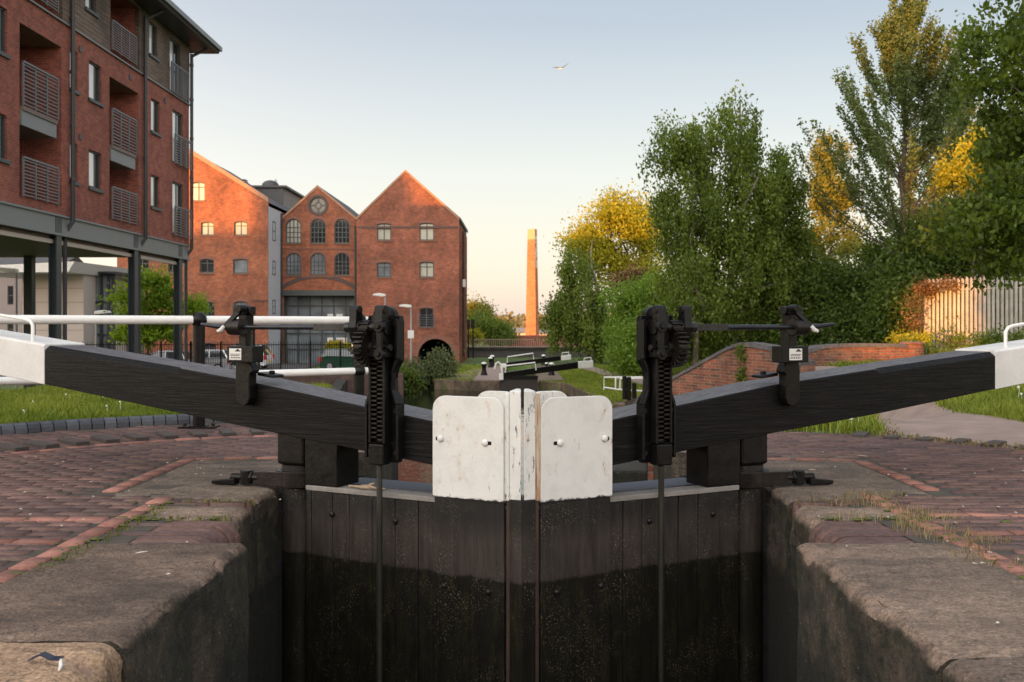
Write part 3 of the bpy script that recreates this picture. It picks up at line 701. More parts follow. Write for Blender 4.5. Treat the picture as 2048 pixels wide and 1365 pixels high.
    stand = mb.build('paddle_stand', M['iron'], root, bevel=.006)
    mb = B()
    for sg in (-1, 1):
        mb.box(U + sg * .118 - .010, U + sg * .118 + .010, .04, .075, .26, .60); mb.box(U + sg * .117 - .011, U + sg * .117 + .011, .04, .085, .885, 1.13)
        mb.bar((U + sg * .117, .06, .60), (U + sg * .075, .06, .69), .022, .03, (0, 1, 0)); mb.bar((U + sg * .075, .06, .69), (U + sg * .08, .06, .80), .022, .03, (0, 1, 0)); mb.bar((U + sg * .08, .06, .80), (U + sg * .117, .06, .885), .022, .03, (0, 1, 0))
    mb.build('stand_rib', M['iron'], stand, bevel=.004)
    for (du, zz) in ((-.10, .30), (.10, .30), (-.10, .56), (.10, .56), (.09, 1.10), (-.09, 1.10)): B().cyl((U + du, .04, zz), (U + du, .066, zz), .017, n=6).build('bolt_head', M['iron_worn'], stand)
    mb = B().box(U - .058, U + .058, .048, .085, .36, 1.0); mb.box(U - .062, U - .044, .085, .125, .36, .99); mb.box(U + .044, U + .062, .085, .125, .36, .99)
    rack = mb.build('rack_guide', M['iron'], root, bevel=.003)
    mb = B()
    for k in range(22):
        z = .372 + k * .0285
        mb.hexa([(U - .042, .086, z), (U - .002, .086, z), (U - .002, .086, z + .019), (U - .042, .086, z + .019), (U - .042, .122, z + .004), (U - .002, .122, z + .004), (U - .002, .122, z + .015), (U - .042, .122, z + .015)])
        z += .014
        mb.hexa([(U + .002, .086, z), (U + .042, .086, z), (U + .042, .086, z + .019), (U + .002, .086, z + .019), (U + .002, .122, z + .004), (U + .042, .122, z + .004), (U + .042, .122, z + .015), (U + .002, .122, z + .015)])
    mb.build('rack_teeth', M['iron_worn'], rack, bevel=.002)
    B().box(U - .056, U + .056, .05, .135, .225, .355).build('rod_socket', M['iron'], root, bevel=.008)
    B().cyl((U, .092, -3.0), (U, .092, .23), .0185, n=14).build('paddle_rod', M['rod'], root, smooth=True)
    # pinion frame: bearing brackets, gear wheel, pinion and link arm
    def brk(u, w, nm):
        mb = B(); pr = [(.04, .95), (.10, .93), (.165, 1.02), (.178, 1.08), (.17, 1.125), (.165, 1.20), (.135, 1.215), (.105, 1.20), (.10, 1.13), (.04, 1.12)]
        n = len(pr); tri = tessellate_polygon([[Vector((a, b, 0)) for a, b in pr]])
        mb.add([(u - w, a, b) for a, b in pr] + [(u + w, a, b) for a, b in pr], [tuple(t) for t in tri] + [tuple(i + n for i in t) for t in tri] + [(i, (i + 1) % n, (i + 1) % n + n, i + n) for i in range(n)])
        mb.cyl((u - w - .012, .125, 1.08), (u + w + .012, .125, 1.08), .046, n=18); mb.cyl((u - w - .006, .135, 1.19), (u + w + .006, .135, 1.19), .028, n=14)
        mb.build(nm, M['iron'], root, bevel=.004)
    brk(U + .150, .028, 'bearing_bracket'); brk(U - .045, .030, 'bearing_bracket')
    mb = B().cyl((U + .045, .125, .955), (U + .105, .125, .955), .098, n=36); nT = 22
    for k in range(nT):
        a = 2 * math.pi * k / nT; ca, sa = math.cos(a), math.sin(a); h = 2 * math.pi * .098 / nT * .27
        def q(r, t): return (.125 + r * ca - t * sa, .955 + r * sa + t * ca)
        p = [q(.094, -h), q(.124, -h * .6), q(.124, h * .6), q(.094, h)]
        mb.hexa([(U + .042, *p[0]), (U + .042, *p[1]), (U + .042, *p[2]), (U + .042, *p[3]), (U + .112, *p[0]), (U + .112, *p[1]), (U + .112, *p[2]), (U + .112, *p[3])])
    mb.cyl((U + .02, .125, .955), (U + .13, .125, .955), .035, n=14); mb.build('gear_wheel', M['iron_worn'], root, bevel=.002)
    mb = B().cyl((U - .02, .125, 1.08), (U + .22, .125, 1.08), .030, n=14)
    for k in range(9):
        a = 2 * math.pi * k / 9; mb.bar((U + .04, .125 + .034 * math.cos(a), 1.08 + .034 * math.sin(a)), (U + .11, .125 + .034 * math.cos(a), 1.08 + .034 * math.sin(a)), .016, .016, (0, math.cos(a), math.sin(a)))
    mb.build('pinion', M['iron_worn'], root)
    mb = B()
    for du, v0 in ((-.062, .16),):
        mb.cyl((U + du, v0, 1.085), (U + du, v0 + .035, 1.085), .036, n=16); mb.cyl((U + du, v0, .915), (U + du, v0 + .035, .915), .036, n=16)
        mb.box(U + du - .020, U + du + .020, v0 + .005, v0 + .028, .93, 1.07); mb.cyl((U + du, v0 + .02, 1.085), (U + du, v0 + .048, 1.085), .016, n=6); mb.cyl((U + du, v0 + .02, .915), (U + du, v0 + .048, .915), .016, n=6)
    mb.box(U - .09, U + .06, .05, .15, .895, .945); mb.box(U - .02, U + .035, .05, .13, .96, 1.16)
    mb.cyl((U - .11, .125, .955), (U + .10, .125, .955), .022, n=12)
    mb.build('link_arm', M['iron'], root, bevel=.004)
    # spindle to the outer post
    UO = 2.10 if s > 0 else 2.015
    mb = B().tube([(U + .18, .125, 1.08), (U + .23, .125, 1.08)], .033, 12); mb.box(U + .23, U + .48, .103, .147, 1.058, 1.102)
    mb.tube([(U + .48, .125, 1.08), (UO + .14, .125, 1.082)], .0165, 12); mb.tube([(UO + .10, .125, 1.082), (UO + .17, .125, 1.085), (UO + .33, .12, 1.10)], [.022, .018, .012], 8)
    mb.build('spindle', M['spindle'], root, bevel=.002)
    mb = B(); pr = [(-.062, .60), (-.05, .565), (-.02, .548), (.02, .548), (.05, .565), (.062, .60), (.064, .80), (.05, .86), (.036, .93), (.034, 1.04), (.040, 1.19), (-.040, 1.19), (-.034, 1.04), (-.036, .93), (-.055, .86), (-.085, .80), (-.09, .78), (-.064, .76)]
    n = len(pr); tri = tessellate_polygon([[Vector((a, b, 0)) for a, b in pr]])
    mb.add([(UO + a, .003, b) for a, b in pr] + [(UO + a, .075, b) for a, b in pr], [tuple(t) for t in tri] + [tuple(i + n for i in t) for t in tri] + [(i, (i + 1) % n, (i + 1) % n + n, i + n) for i in range(n)])
    mb.box(UO - .055, UO + .062, .0, .10, 1.165, 1.222); mb.hexa([(UO - .20, -.12, .735), (UO - .06, -.12, .75), (UO - .06, .0, .75), (UO - .20, .0, .735), (UO - .20, -.12, .755), (UO - .06, -.12, .775), (UO - .06, .0, .775), (UO - .20, .0, .755)])
    mb.cyl((UO - .15, -.05, .75), (UO - .15, -.05, .785), .022, n=6)
    post = mb.build('spindle_post', M['iron'], root, bevel=.008)
    B().cyl((UO - .055, .125, 1.082), (UO + .055, .125, 1.082), .055, n=20).build('post_bearing', M['iron_worn'], post, smooth=True)
    mb = B().bar((UO - .045, .13, 1.20), (UO + .075, .175, 1.075), .034, .022, (0, 1, 0)); mb.cyl((UO - .045, .10, 1.205), (UO - .045, .165, 1.205), .026, n=12)
    mb.cyl((UO - .075, .06, 1.19), (UO - .03, .06, 1.19), .03, n=12)
    mb.build('pawl', M['iron'], post, bevel=.004)
    B().tube([(UO + .062, .178, 1.088), (UO + .085, .182, 1.062), (UO + .118, .182, 1.052)], [.014, .017, .011], 10).build('pawl_tip', M['white'], post, smooth=True)
    mb = B().box(UO - .175, UO + .055, .06, .165, .845, .955); box = mb.build('lock_box', M['iron'], root, bevel=.006)
    B().box(UO - .135, UO - .115, .10, .12, .95, 1.065).build('shackle', M['iron'], box)
    lu0, lu1 = (UO - .075, UO + .03) if s > 0 else (UO - .115, UO - .005)
    lab = B().box(lu0, lu1, .1655, .1668, .862, .938).build('sticker', M['sticker'], box)
    mb = B()
    for k, (a, b, zz, hh) in enumerate(((.50, .93, .918, .008), (.62, .80, .926, .008), (.08, .92, .898, .004), (.08, .85, .889, .004), (.08, .92, .876, .009))):
        a, b = (1 - b, 1 - a) if s > 0 else (a, b)
        if k == 4:
            for q in range(6): mb.box(lu0 + (lu1 - lu0) * (.08 + q * .14), lu0 + (lu1 - lu0) * (.17 + q * .14), .167, .1673, zz - .004, zz + .005)
        else: mb.box(lu0 + (lu1 - lu0) * a, lu0 + (lu1 - lu0) * b, .167, .1673, zz, zz + hh)
    mb.build('sticker_print', M['iron'], box)
    return root
M['cap'] = plain('weathered_top_cap', (.20, .185, .17), .8, .35, 7, .003)
M['walk'] = plain('grit_walkway', (.095, .105, .13), .9, .25, 30, .003)
M['post_white'] = plate_white('chipped_white_post', .075)

def rusty():
    t = NT('rust_streaked_fillet'); v = t.obj(); n = t.noise(t.mapping(v, scale=(6, 6, .55)), 7, 7, .75)
    t.base(t.ramp(n, [(.36, (.58, .54, .47)), (.5, (.46, .33, .21)), (.58, (.27, .115, .05)), (.68, (.07, .035, .025))])); t.rough(.7); t.bump(n, .004); return t.m
M['fillet_rust'] = rusty()
M['fillet_dark'] = plain('rusty_fillet', (.045, .024, .016), .7, .5, 5, .002)
M['white_tip'] = plain('cracked_white_tip', (.60, .59, .57), .5, .16, 4, .003)
M['rod'] = plain('greenish_paddle_rod', (.022, .022, .016), .4, .6, 2, .001)
M['spindle'] = plain('polished_spindle', (.025, .026, .03), .25, .5, 9, .001, .6)
M['sticker'] = plain('white_sticker', (.62, .61, .58), .5, .05, 9, 0)
M['beam_l'] = black_paint('black_beam_left', TH, .8); M['beam_r'] = black_paint('black_beam_right', -TH, .8)
gate(1, 'left leaf of the near gate, black beam, paddle gear and rust flecked white plate')
gate(-1, 'right leaf of the near gate, black beam, paddle gear and white plate with rusty edge')
def anchor(s, label):
    def tf(u, v, z): return (s * (-u * CT - v * ST), YC + u * ST - v * CT, z)
    root = thing('anchor_iron', label, 'gate anchor', tf(1.9, 0, 0))
    mb = MB(tf); c = (1.76, -.12); n = 20
    for k in range(n + 1):
        a = -math.pi * .15 + math.pi * 1.2 * k / n
        for r in (.128, .165):
            for z in (.01, .115): mb.v.append((c[0] + r * math.cos(a), c[1] + r * math.sin(a), z))
    for k in range(n):
        o = k * 4; mb.f += [(o, o + 4, o + 5, o + 1), (o + 2, o + 3, o + 7, o + 6), (o + 1, o + 5, o + 7, o + 3), (o, o + 2, o + 6, o + 4)]
    mb.f += [(0, 1, 3, 2), (n * 4, n * 4 + 2, n * 4 + 3, n * 4 + 1)]
    mb.hexa([(1.78, .006, .012), (2.04, .0, .012), (2.04, .042, .012), (1.78, .046, .012), (1.78, .006, .113), (2.04, .0, .10), (2.04, .042, .10), (1.78, .046, .113)]); mb.build('collar', M['iron_worn'], root, bevel=.004)
    mb = MB(tf).cyl((2.0, .02, .06), (2.22, .05, .055), .026, n=10); mb.cyl((2.10, .03, .01), (2.10, .03, .105), .046, n=8); mb.cyl((2.045, .02, .06), (2.07, .022, .06), .044, n=6)
    mb.hexa([(2.17, .02, .005), (2.34, .06, .005), (2.34, .12, .005), (2.17, .08, .005), (2.17, .02, .05), (2.34, .06, .03), (2.34, .12, .03), (2.17, .08, .05)])
    mb.build('anchor_bolt', M['iron'], root, bevel=.006)
anchor(1, 'iron anchor collar holding the left gate post to the stone coping')
anchor(-1, 'iron anchor collar holding the right gate post to the weedy coping')
def twigs():
    mb = MB(lambda u, v, z: ((-u * CT - v * ST), YC + u * ST - v * CT, z))
    mb.tube([(1.30, -.05, .045), (1.16, -.02, .05), (1.02, -.06, .046)], [.008, .012, .006], 6); mb.tube([(1.22, -.08, .05), (1.12, -.03, .058), (1.05, -.02, .05)], [.006, .011, .005], 6); mb.tube([(1.14, -.06, .06), (1.10, -.05, .075)], [.012, .009], 6)
    return tag(mb.build('dead_twig', M['twig'], loc=(-1.05, 6.3, .04), smooth=True), 'pale broken twig lying on the top of the left gate leaf', 'twig')
M['twig'] = plain('pale_twig', (.30, .22, .15), .8, .3, 12, .001); twigs()

# ------------------------------------------------------------------ white railing on black posts, left
def railing():
    k1, k2 = (-6.4, 8.95), (-1.72, 11.75)
    root = thing('railing', 'white tubular railing with black ball topped posts beside the left grass', 'railing', (-3.45, 10.63, 0))
    def at(px):
        iy = (119 - (px - 40) * 18 / 600) ; y = 1145 / iy; return Vector((PX(px, y), y, 0))
    for nm, py in (('rail', 641), ('rail', 754)):
        pts = []
        for px in (-260, -60, 60, 398, 560, 718, 742):
            b = at(px); z = 1.1 + .045 if py == 641 else .555
            pts.append((b.x, b.y, z))
        pts.append((pts[-1][0] + .05, pts[-1][1] + .6, pts[-1][2])) 
        MB().tube(pts, .046 if py == 641 else .042, 14).build('rail', M['white_rail'], root, smooth=True)
    for px in (398, 718, -150):
        b = at(px); mb = MB().cyl((b.x, b.y, 0), (b.x, b.y, 1.1), .062, n=16); mb.ball((b.x, b.y, 1.145), .086, 16); mb.ball((b.x, b.y, .555), .078, 14); mb.cyl((b.x, b.y, 0), (b.x, b.y, .03), .11, n=16)
        mb.build('post', M['iron'], root, smooth=True)
    b = at(398); mb = MB().box(b.x - .19, b.x + .19, b.y - .11, b.y + .11, -.01, .022)
    for dx in (-.15, .15): mb.cyl((b.x + dx, b.y, .02), (b.x + dx, b.y, .05), .02, n=6)
    mb.build('base_plate', M['iron_worn'], root)
railing()
# ------------------------------------------------------------------ buildings
def rect(u0, u1, v0, v1): return [(u0, v0), (u1, v0), (u1, v1), (u0, v1)]
def arched(u0, u1, v0, v1, rise, n=10):
    """opening with an arched head, rise above v1-rise"""
    w = (u1 - u0) / 2; cu = (u0 + u1) / 2
    if rise >= w - 1e-6:
        pts = [(cu + w * math.cos(a), v1 - w + w * math.sin(a)) for a in np.linspace(0, math.pi, n)]
    else:
        rad = (w * w + rise * rise) / (2 * rise); a0 = math.asin(w / rad)
        pts = [(cu + rad * math.sin(a), v1 - rad + rad * math.cos(a)) for a in np.linspace(a0, -a0, n)]
    return [(u0, v0), (u1, v0)] + pts
def circle(cu, cv, r, n=24): return [(cu + r * math.cos(a), cv + r * math.sin(a)) for a in np.linspace(0, 2 * math.pi, n + 1)[:-1]]
def window(fr, outl, root, frame, pane, cols=2, rows=(), w0=.08, t=.07, sill=None, split=None, name='window'):
    us = [p[0] for p in outl]; vv = [p[1] for p in outl]; u0, u1, v0, v1 = min(us), max(us), min(vv), max(vv)
    mb = MB().ring(outl, t, fr, w0, w0 + .07)
    for k in range(1, cols):
        u = u0 + (u1 - u0) * (split if split and k == 1 else k / cols); top = max(v1 - .02 - (abs(u - (u0 + u1) / 2) / ((u1 - u0) / 2)) ** 2 * (0 if len(outl) == 4 else .3), v0)
        mb.fbox(fr, u - t * .45, u + t * .45, v0 + t * .5, top - t * .3, w0 + .004, w0 + .062)
    for r in rows:
        v = v0 + (v1 - v0) * r; mb.fbox(fr, u0 + t * .5, u1 - t * .5, v - t * .4, v + t * .4, w0 + .008, w0 + .058)
    o = mb.build(name, frame, root)
    MB().add([fr(p[0], p[1], w0 + .045) for p in outl], [tuple(range(len(outl)))]).build('pane', pane, o)
    if sill: MB().fbox(fr, u0 - .08, u1 + .08, v0 - .10, v0 - .002, -.07, w0).build('sill', sill, o)
    return o
# ---- apartment block on columns, left
AX = -13.6
def apartment():
    root = thing('apartment_block', 'red brick apartment block on steel columns with recessed balconies and timber top floor', 'building', (AX - 4, 30, LOW))
    fr = lambda u, v, w: (AX - w, u, v)
    Y = lambda px: -AX * F / (VX - px)
    Yend = Y(378); ZB, ZW, ZE = 4.32, 10.0, 12.45
    wins = []          # (y0,y1,z0,z1)
    floors = [(4.32, 0), (7.11, 1), (9.9, 2)]
    W1 = {1: (8.20, 9.40), 0: (5.42, 6.60), 2: (10.95, 12.15)}
    singles = [(Y(178), Y(203), (0, 1)), (Y(140), Y(155), (0, 1)), (Y(302), Y(319), (0, 1)), (Y(-6), Y(14), (0, 1)), (Y(169), Y(191), (2,)), (Y(297), Y(313), (2,)), (Y(-6), Y(14), (2,))]
    doors = [(Y(345), Y(366), (0, 1)), (Y(338), Y(359), (2,))]
    recs = [(Y(219), Y(277), 'B'), (Y(39), Y(123), 'A'), (20.0, 22.6, 'Z')]
    hb, hw = [], []; wl = []
    for y0, y1, fl in singles:
        for k in fl:
            h = rect(y0, y1, *W1[k]); (hw if k == 2 else hb).append(h); wl.append((h, k, 'w'))
    for y0, y1, fl in doors:
        for k in fl:
            z0 = (4.62, 7.42, 10.12)[k]; h = rect(y0, y1, z0, z0 + 2.05); (hw if k == 2 else hb).append(h); wl.append((h, k, 'd'))
    for y0, y1, nm in recs:
        hb.append(rect(y0, y1, 4.56, 9.27)); hw.append(rect(y0, y1, 10.06, 12.3))
    mb = MB(); mb.face(rect(12, Yend, ZB, ZW), hb, fr, .12)
    mb.add([(AX, Yend, ZB), (AX - 14, Yend, ZB), (AX - 14, Yend, ZE), (AX, Yend, ZE)], [(0, 1, 2, 3)])
    mb.add([(AX - 14, 12, ZB), (AX - 14, Yend, ZB), (AX - 14, Yend, ZE), (AX - 14, 12, ZE)], [(0, 1, 2, 3)])
    mb.add([(AX, 12, ZB), (AX - 14, 12, ZB), (AX - 14, 12, ZE), (AX, 12, ZE)], [(0, 1, 2, 3)])
    mb.build('brick_wall', M['apt_brick'], root)
    fr2 = lambda u, v, w: (AX + .03 - w, u, v)
    MB().face(rect(12, Yend - .02, ZW + .05, ZE), hw, fr2, .15).build('timber_cladding', M['wood_clad'], root)
    MB().box(AX - .02, AX + .07, 12, Yend + .02, ZW, ZW + .05).build('flashing', M['steel'], root)
    for h, k, ty in wl:
        f = fr2 if k == 2 else fr
        if ty == 'w':
            o = window(f, h, root, M['frame'], M['pane_dark'], 2, (), .06, .045, M['frame'], .60)
            u0, u1 = h[0][0], h[1][0]; MB().fbox(f, u0 + .07, u0 + (u1 - u0) * .58, h[0][1] + .07, h[2][1] - .07, .085, .1).build('pale_panel', M['pane_pale'], o)  # pale panel over one side of the window
        else:
            o = window(f, h, root, M['frame'], M['pane_dark'], 2, (), .06, .06)
            u0, u1 = h[0][0], h[1][0]; MB().fbox(f, u0 + .08, u0 + (u1 - u0) * .47, h[0][1] + .08, h[2][1] - .08, .085, .1).build('pale_panel', M['pane_pale'], o)  # pale panel over one leaf of the door
    # recesses
    for y0, y1, nm in recs:
        dp = 1.6
        for (z0, z1, mt, f) in ((4.56, 9.27, M['apt_brick'], fr), (10.06, 12.3, M['apt_brick'], fr2)):
            mb = MB(); q = lambda u, v, w: f(u, v, w)
            mb.add([f(y0 - .01, z0, .12), f(y1 + .01, z0, .12), f(y1 + .01, z1, .12), f(y0 - .01, z1, .12), f(y0 - .01, z0, dp), f(y1 + .01, z0, dp), f(y1 + .01, z1, dp), f(y0 - .01, z1, dp)],
                   [(0, 3, 7, 4), (1, 2, 6, 5), (4, 5, 6, 7), (3, 2, 6, 7), (0, 1, 5, 4)]); mb.build('balcony_recess', mt, root)
        for k, zf in enumerate((4.56, 6.93, 10.06)):
            h = rect(y0 + .1, y0 + (y1 - y0) * .62, zf + .05, zf + 2.1)
            window((lambda u, v, w, z=zf: (AX - w, u, v)), h, root, M['frame'], M['pane_dark'], 2, (), dp - .12, .09, name='balcony_door')
            if k == 1:
                MB().box(AX - dp + .05, AX + .05, y0 + .02, y1 - .42, 6.50, 6.90).build('balcony_slab', M['steel'], root)
                MB().box(AX - dp + .05, AX + .09, y0 + .02, y1 - .42, 6.903, 7.02).build('balcony_deck', M['soffit'], root)
            rail(root, y0 + .05, (y1 - .38) if k else (y1 - .36), zf + (.10 if k else 0), zf + (1.32 if k == 1 else 1.10), AX + .07)
    for y0, y1, fl in doors:
        for k in fl:
            z0 = (4.62, 7.42, 10.12)[k]; rail(root, y0 - .1, y1 + .55, z0 - .08, z0 + 1.08, AX + .14)
    # steel frame
    mb = MB(); mb.box(AX - .10, AX + .06, 12, Yend, ZB - .62, ZB - .55); mb.box(AX - .04, AX, 12, Yend, ZB - .56, ZB - .06); mb.box(AX - .10, AX + .06, 12, Yend, ZB - .065, ZB - .004)
    mb.build('edge_beam', M['steel'], root)
    mb = MB().box(AX - 14, AX - .11, 12, Yend - .05, ZB - .5, ZB - .01); mb.box(AX - .5, AX - .2, 12, Yend, ZB - .75, ZB - .52); mb.build('soffit', M['soffit'], root)
    MB().box(AX - .2, AX - .12, 12, Yend, ZB - .86, ZB - .74).build('soffit_trim', M['panel'], root)
    for px in (117, 272, 361, -160):
        y = Y(px); mb = MB().box(AX - .22, AX - .19 + .01, y - .16, y + .16, LOW - .3, ZB - .63); mb.box(AX - .02 - .01, AX + .02, y - .16, y + .16, LOW - .3, ZB - .63); mb.box(AX - .2, AX - .02, y - .02, y + .02, LOW - .3, ZB - .63)
        mb.box(AX - .02, AX + .01, y - .2, y + .2, ZB - .6, ZB - .06)
        mb.build('column', M['steel_dark'], root)
        for dx in (-6, -11.5): MB().box(AX + dx - .16, AX + dx + .16, y - .16, y + .16, LOW - .3, ZB - .5).build('column', M['steel_dark'], root)
    for px in (137, 284, 377):
        y = Y(px); mb = MB().tube([(AX + .13, y, ZE - .35), (AX + .13, y, ZB - .15), (AX - .10, y - .02, ZB - .5), (AX - .10, y - .04, LOW)], .065, 10)
        mb.tube([(AX + .75, y + .2, ZE + .05), (AX + .65, y + .2, ZE - .10), (AX + .13, y, ZE - .45), (AX + .13, y, ZE - .8)], .06, 10)
        for z in (5.4, 7.0, 8.6, 10.2, 11.6): mb.cyl((AX + .13, y, z), (AX + .13, y, z + .1), .08, n=10)
        mb.build('downpipe', M['fascia'], root, smooth=True)
    # roof with deep eaves
    ov = .95; ye = Yend + .95
    mb = MB(); mb.prism([(AX + ov, ZE - .05), (AX + ov, ZE + .20), (AX - 15, ZE + .3), (AX - 15, ZE - .05)], 11, ye, 'xz'); mb.build('roof', M['roof'], root)
    mb = MB().box(AX + ov, AX + ov + .12, 11, ye + .02, ZE + .02, ZE + .20); mb.build('gutter', M['steel'], root)
    mb = MB().box(AX + .03, AX + ov - .02, 11, ye - .02, ZE - .075, ZE - .052); mb.build('eaves_soffit', M['fascia'], root)
    mb = MB()
    for y, z in ((Y(160), 9.55), (Y(160), 6.85), (Y(330), 9.6), (Y(260), 9.65)): mb.box(AX - .05, AX + .03, y - .1, y + .1, z - .08, z + .08)
    mb.build('air_vents', M['fascia'], root)
def rail(root, y0, y1, z0, z1, x):
    mb = MB(); mb.box(x - .03, x + .03, y0, y1, z1 - .05, z1)
    n = 11
    for k in range(n): z = z0 + .06 + (z1 - z0 - .16) * k / (n - 1); mb.box(x - .012, x + .012, y0, y1, z - .015, z + .015)
    m = max(1, round((y1 - y0) / .62))
    for k in range(m + 1):
        y = y0 + (y1 - y0) * k / m; mb.box(x - .025, x + .025, y - .022, y + .022, z0, z1 - .052)
    mb.build('balustrade', M['rail_grey'], root)
apartment()

# ---- old mill buildings behind the car park
def gable_wall(u0, u1, zb, ze, ua, za): return [(u0, zb), (u1, zb), (u1, ze), (ua, za), (u0, ze)]
def mill(name, label, Yf, depth, u0, u1, ze0, ze1, ua, za, wins, mat, extra_holes=(), side_mat=None, roof_over=.12, t=.16, vg=.20):
    root = thing(name, label, 'building', ((u0 + u1) / 2, Yf, LOW))
    fr = lambda u, v, w: (u, Yf + w, v)
    zb = LOW - 1.5; outer = [(u0, zb), (u1, zb), (u1, ze1), (ua, za), (u0, ze0)]
    holes = [w[0] for w in wins] + list(extra_holes)
    MB().face(outer, holes, fr, .22).build('front_wall', mat, root)
    mb = MB()
    for u, ze in ((u0, ze0), (u1, ze1)): mb.add([(u, Yf, zb), (u, Yf + depth, zb), (u, Yf + depth, ze), (u, Yf, ze)], [(0, 1, 2, 3)])
    mb.add([(u, Yf + depth, v) for u, v in outer], [(0, 1, 2, 3, 4)]); mb.build('side_wall', side_mat or mat, root)
    mb = MB()
    mb.prism([(u0 - roof_over, ze0 - roof_over * .8), (ua, za), (u1 + roof_over, ze1 - roof_over * .8), (u1 + roof_over, ze1 + t), (ua, za + t * 1.15), (u0 - roof_over, ze0 + t)], Yf + .30, Yf + depth + .2, 'xz'); mb.build('roof', M['roof'], root)
    mb = MB()
    for (a, b, c, d) in ((u0 - .02, ze0, ua, za), (ua, za, u1 + .02, ze1)):
        mb.hexa([(a, Yf - .06, b + .002), (c, Yf - .06, d + .002), (c, Yf + .29, d + .002), (a, Yf + .29, b + .002), (a, Yf - .06, b + vg), (c, Yf - .06, d + vg), (c, Yf + .29, d + vg), (a, Yf + .29, b + vg)])
    mb.build('verge', M['verge'], root)
    for w in wins:
        kw = w[1]; window(fr, w[0], root, M['frame'], kw.get('pane', M['blind']), kw.get('cols', 2), kw.get('rows', (.68,)), .10, .075, M['sillstone'] if kw.get('sill', True) else None)
        o = w[0]; us = [p[0] for p in o]; top = o[2:]
        if kw.get('arch', True):      # arch of header bricks over the opening
            cu = (min(us) + max(us)) / 2; base = max(min(p[1] for p in top), 0); mb = MB()
            outp = [(cu + (p[0] - cu) * 1.16, p[1] + .20) for p in top]; n = len(top); vs = []
            for (p, d) in ((top, -.012), (outp, -.012), (outp, .01), (top, .01)): vs += [fr(q[0], q[1], d) for q in p]
            fs = []
            for k in range(4):
                a, b = k * n, ((k + 1) % 4) * n; fs += [(a + i, a + i + 1, b + i + 1, b + i) for i in range(n - 1)]
            mb.add(vs, fs).build('brick_arch', M['archbrick'], root)
        if kw.get('rail'):
            mb = MB(); u0_, u1_ = min(us) - .12, max(us) + .12; z0 = min(p[1] for p in o)
            for k in range(6): mb.fbox(fr, u0_, u1_, z0 + .05 + k * .17, z0 + .075 + k * .17, -.11, -.08)
            for u in (u0_, (u0_ + u1_) / 2, u1_): mb.fbox(fr, u - .02, u + .02, z0, z0 + .94, -.13, -.112)
            mb.build('balustrade', M['rail_grey'], root)
    return root, fr
M['verge'] = plain('verge_brick', (.30, .17, .11), .85, .3, 3, .002)
M['sillstone'] = plain('sill_brick', (.16, .085, .06), .85, .2, 3, .002)
M['archbrick'] = plain('arch_brick', (.20, .085, .06), .85, .3, 9, .003)
M['archdark'] = plain('dark_arch_brick', (.085, .055, .050), .85, .3, 9, .003)
def wr(x0, x1, y0, y1, Y, rise=.07): return arched(PX(x0, Y), PX(x1, Y), PZ(y1, Y), PZ(y0, Y), rise)
YR = 75.0
wins = [(wr(754, 782, 447, 481, YR), {}), (wr(839, 868, 446, 481, YR), {'rows': (.7,)}), (wr(754, 782, 525, 555, YR), {'pane': M['pane']}), (wr(839, 868, 524, 555, YR), {}), (wr(839, 867, 616, 655, YR), {'pane': M['pane_dark'], 'rail': True, 'rows': ()})]
arch = arched(PX(836, YR), PX(906, YR), LOW - 1.2, PZ(678, YR), 9)
right_mill, frr = mill('gabled_mill', 'tall red brick gabled mill with an arched boat opening at its foot', YR, 10, PX(713, YR), PX(918, YR), PZ(441, YR), PZ(440, YR), PX(811, YR), PZ(345, YR), wins, M['mill_brick2'], [arch])
mb = MB()
u0, u1 = PX(836, YR), PX(906, YR); zt = PZ(678, YR)
mb.add([(u0, YR + .2, -4), (u1, YR + .2, -4), (u1, YR + 6, -4), (u0, YR + 6, -4), (u0, YR + .2, zt), (u1, YR + .2, zt), (u1, YR + 6, zt), (u0, YR + 6, zt)], [(3, 2, 6, 7), (0, 3, 7, 4), (1, 5, 6, 2), (4, 7, 6, 5)])
mb.build('archway_tunnel', M['tunnel'] if 'tunnel' in M else plain('dark_tunnel_brick', (.03, .028, .027), .9, .3, 3, .002), right_mill)  # near-black brick lining the archway
top = arch[2:]; cu = (u0 + u1) / 2; n = len(top); vs = []
rr_ = (u1 - u0) / 2; aa = np.linspace(0, math.pi, 18); ca = zt - rr_
for (r, d) in ((rr_ + .001, -.03), (rr_ + .34, -.03), (rr_ + .34, .02), (rr_ + .001, .02)): vs += [(cu + r * math.cos(a), YR + d, ca + r * math.sin(a)) for a in aa]
fs = []
for k in range(4):
    a, b = k * 18, ((k + 1) % 4) * 18; fs += [(a + i, a + i + 1, b + i + 1, b + i) for i in range(17)]
MB().add(vs, fs).build('arch_ring', M['archbrick'], right_mill)
mb = MB().box(PX(713, YR) + .1, PX(918, YR) - .05, YR - .035, YR + .01, PZ(457, YR), PZ(453, YR)); mb.build('string_course', M['archdark'], right_mill)
mb = MB()
for k in range(4):
    y = YR + 1.0 + k * 2.4; mb.box(PX(918, YR) - .02, PX(918, YR) + .12, y, y + .5, -3, PZ(452, YR) - .1)
mb.build('pilasters', M['mill_brick2'], right_mill)
MB().tube([(PX(918, YR) + .2, YR + 3.2, 8.5), (PX(918, YR) + .2, YR + 3.2, -1.5)], .06, 8).build('downpipe', M['fascia'], right_mill)
MB().box(PX(918, YR) + .13, PX(918, YR) + .35, YR + 2.4, YR + 2.7, 4.0, 4.6).build('wall_lamp', M['white'], right_mill)
for (a, b, c, d) in ((746, 762, 595, 632),): pass
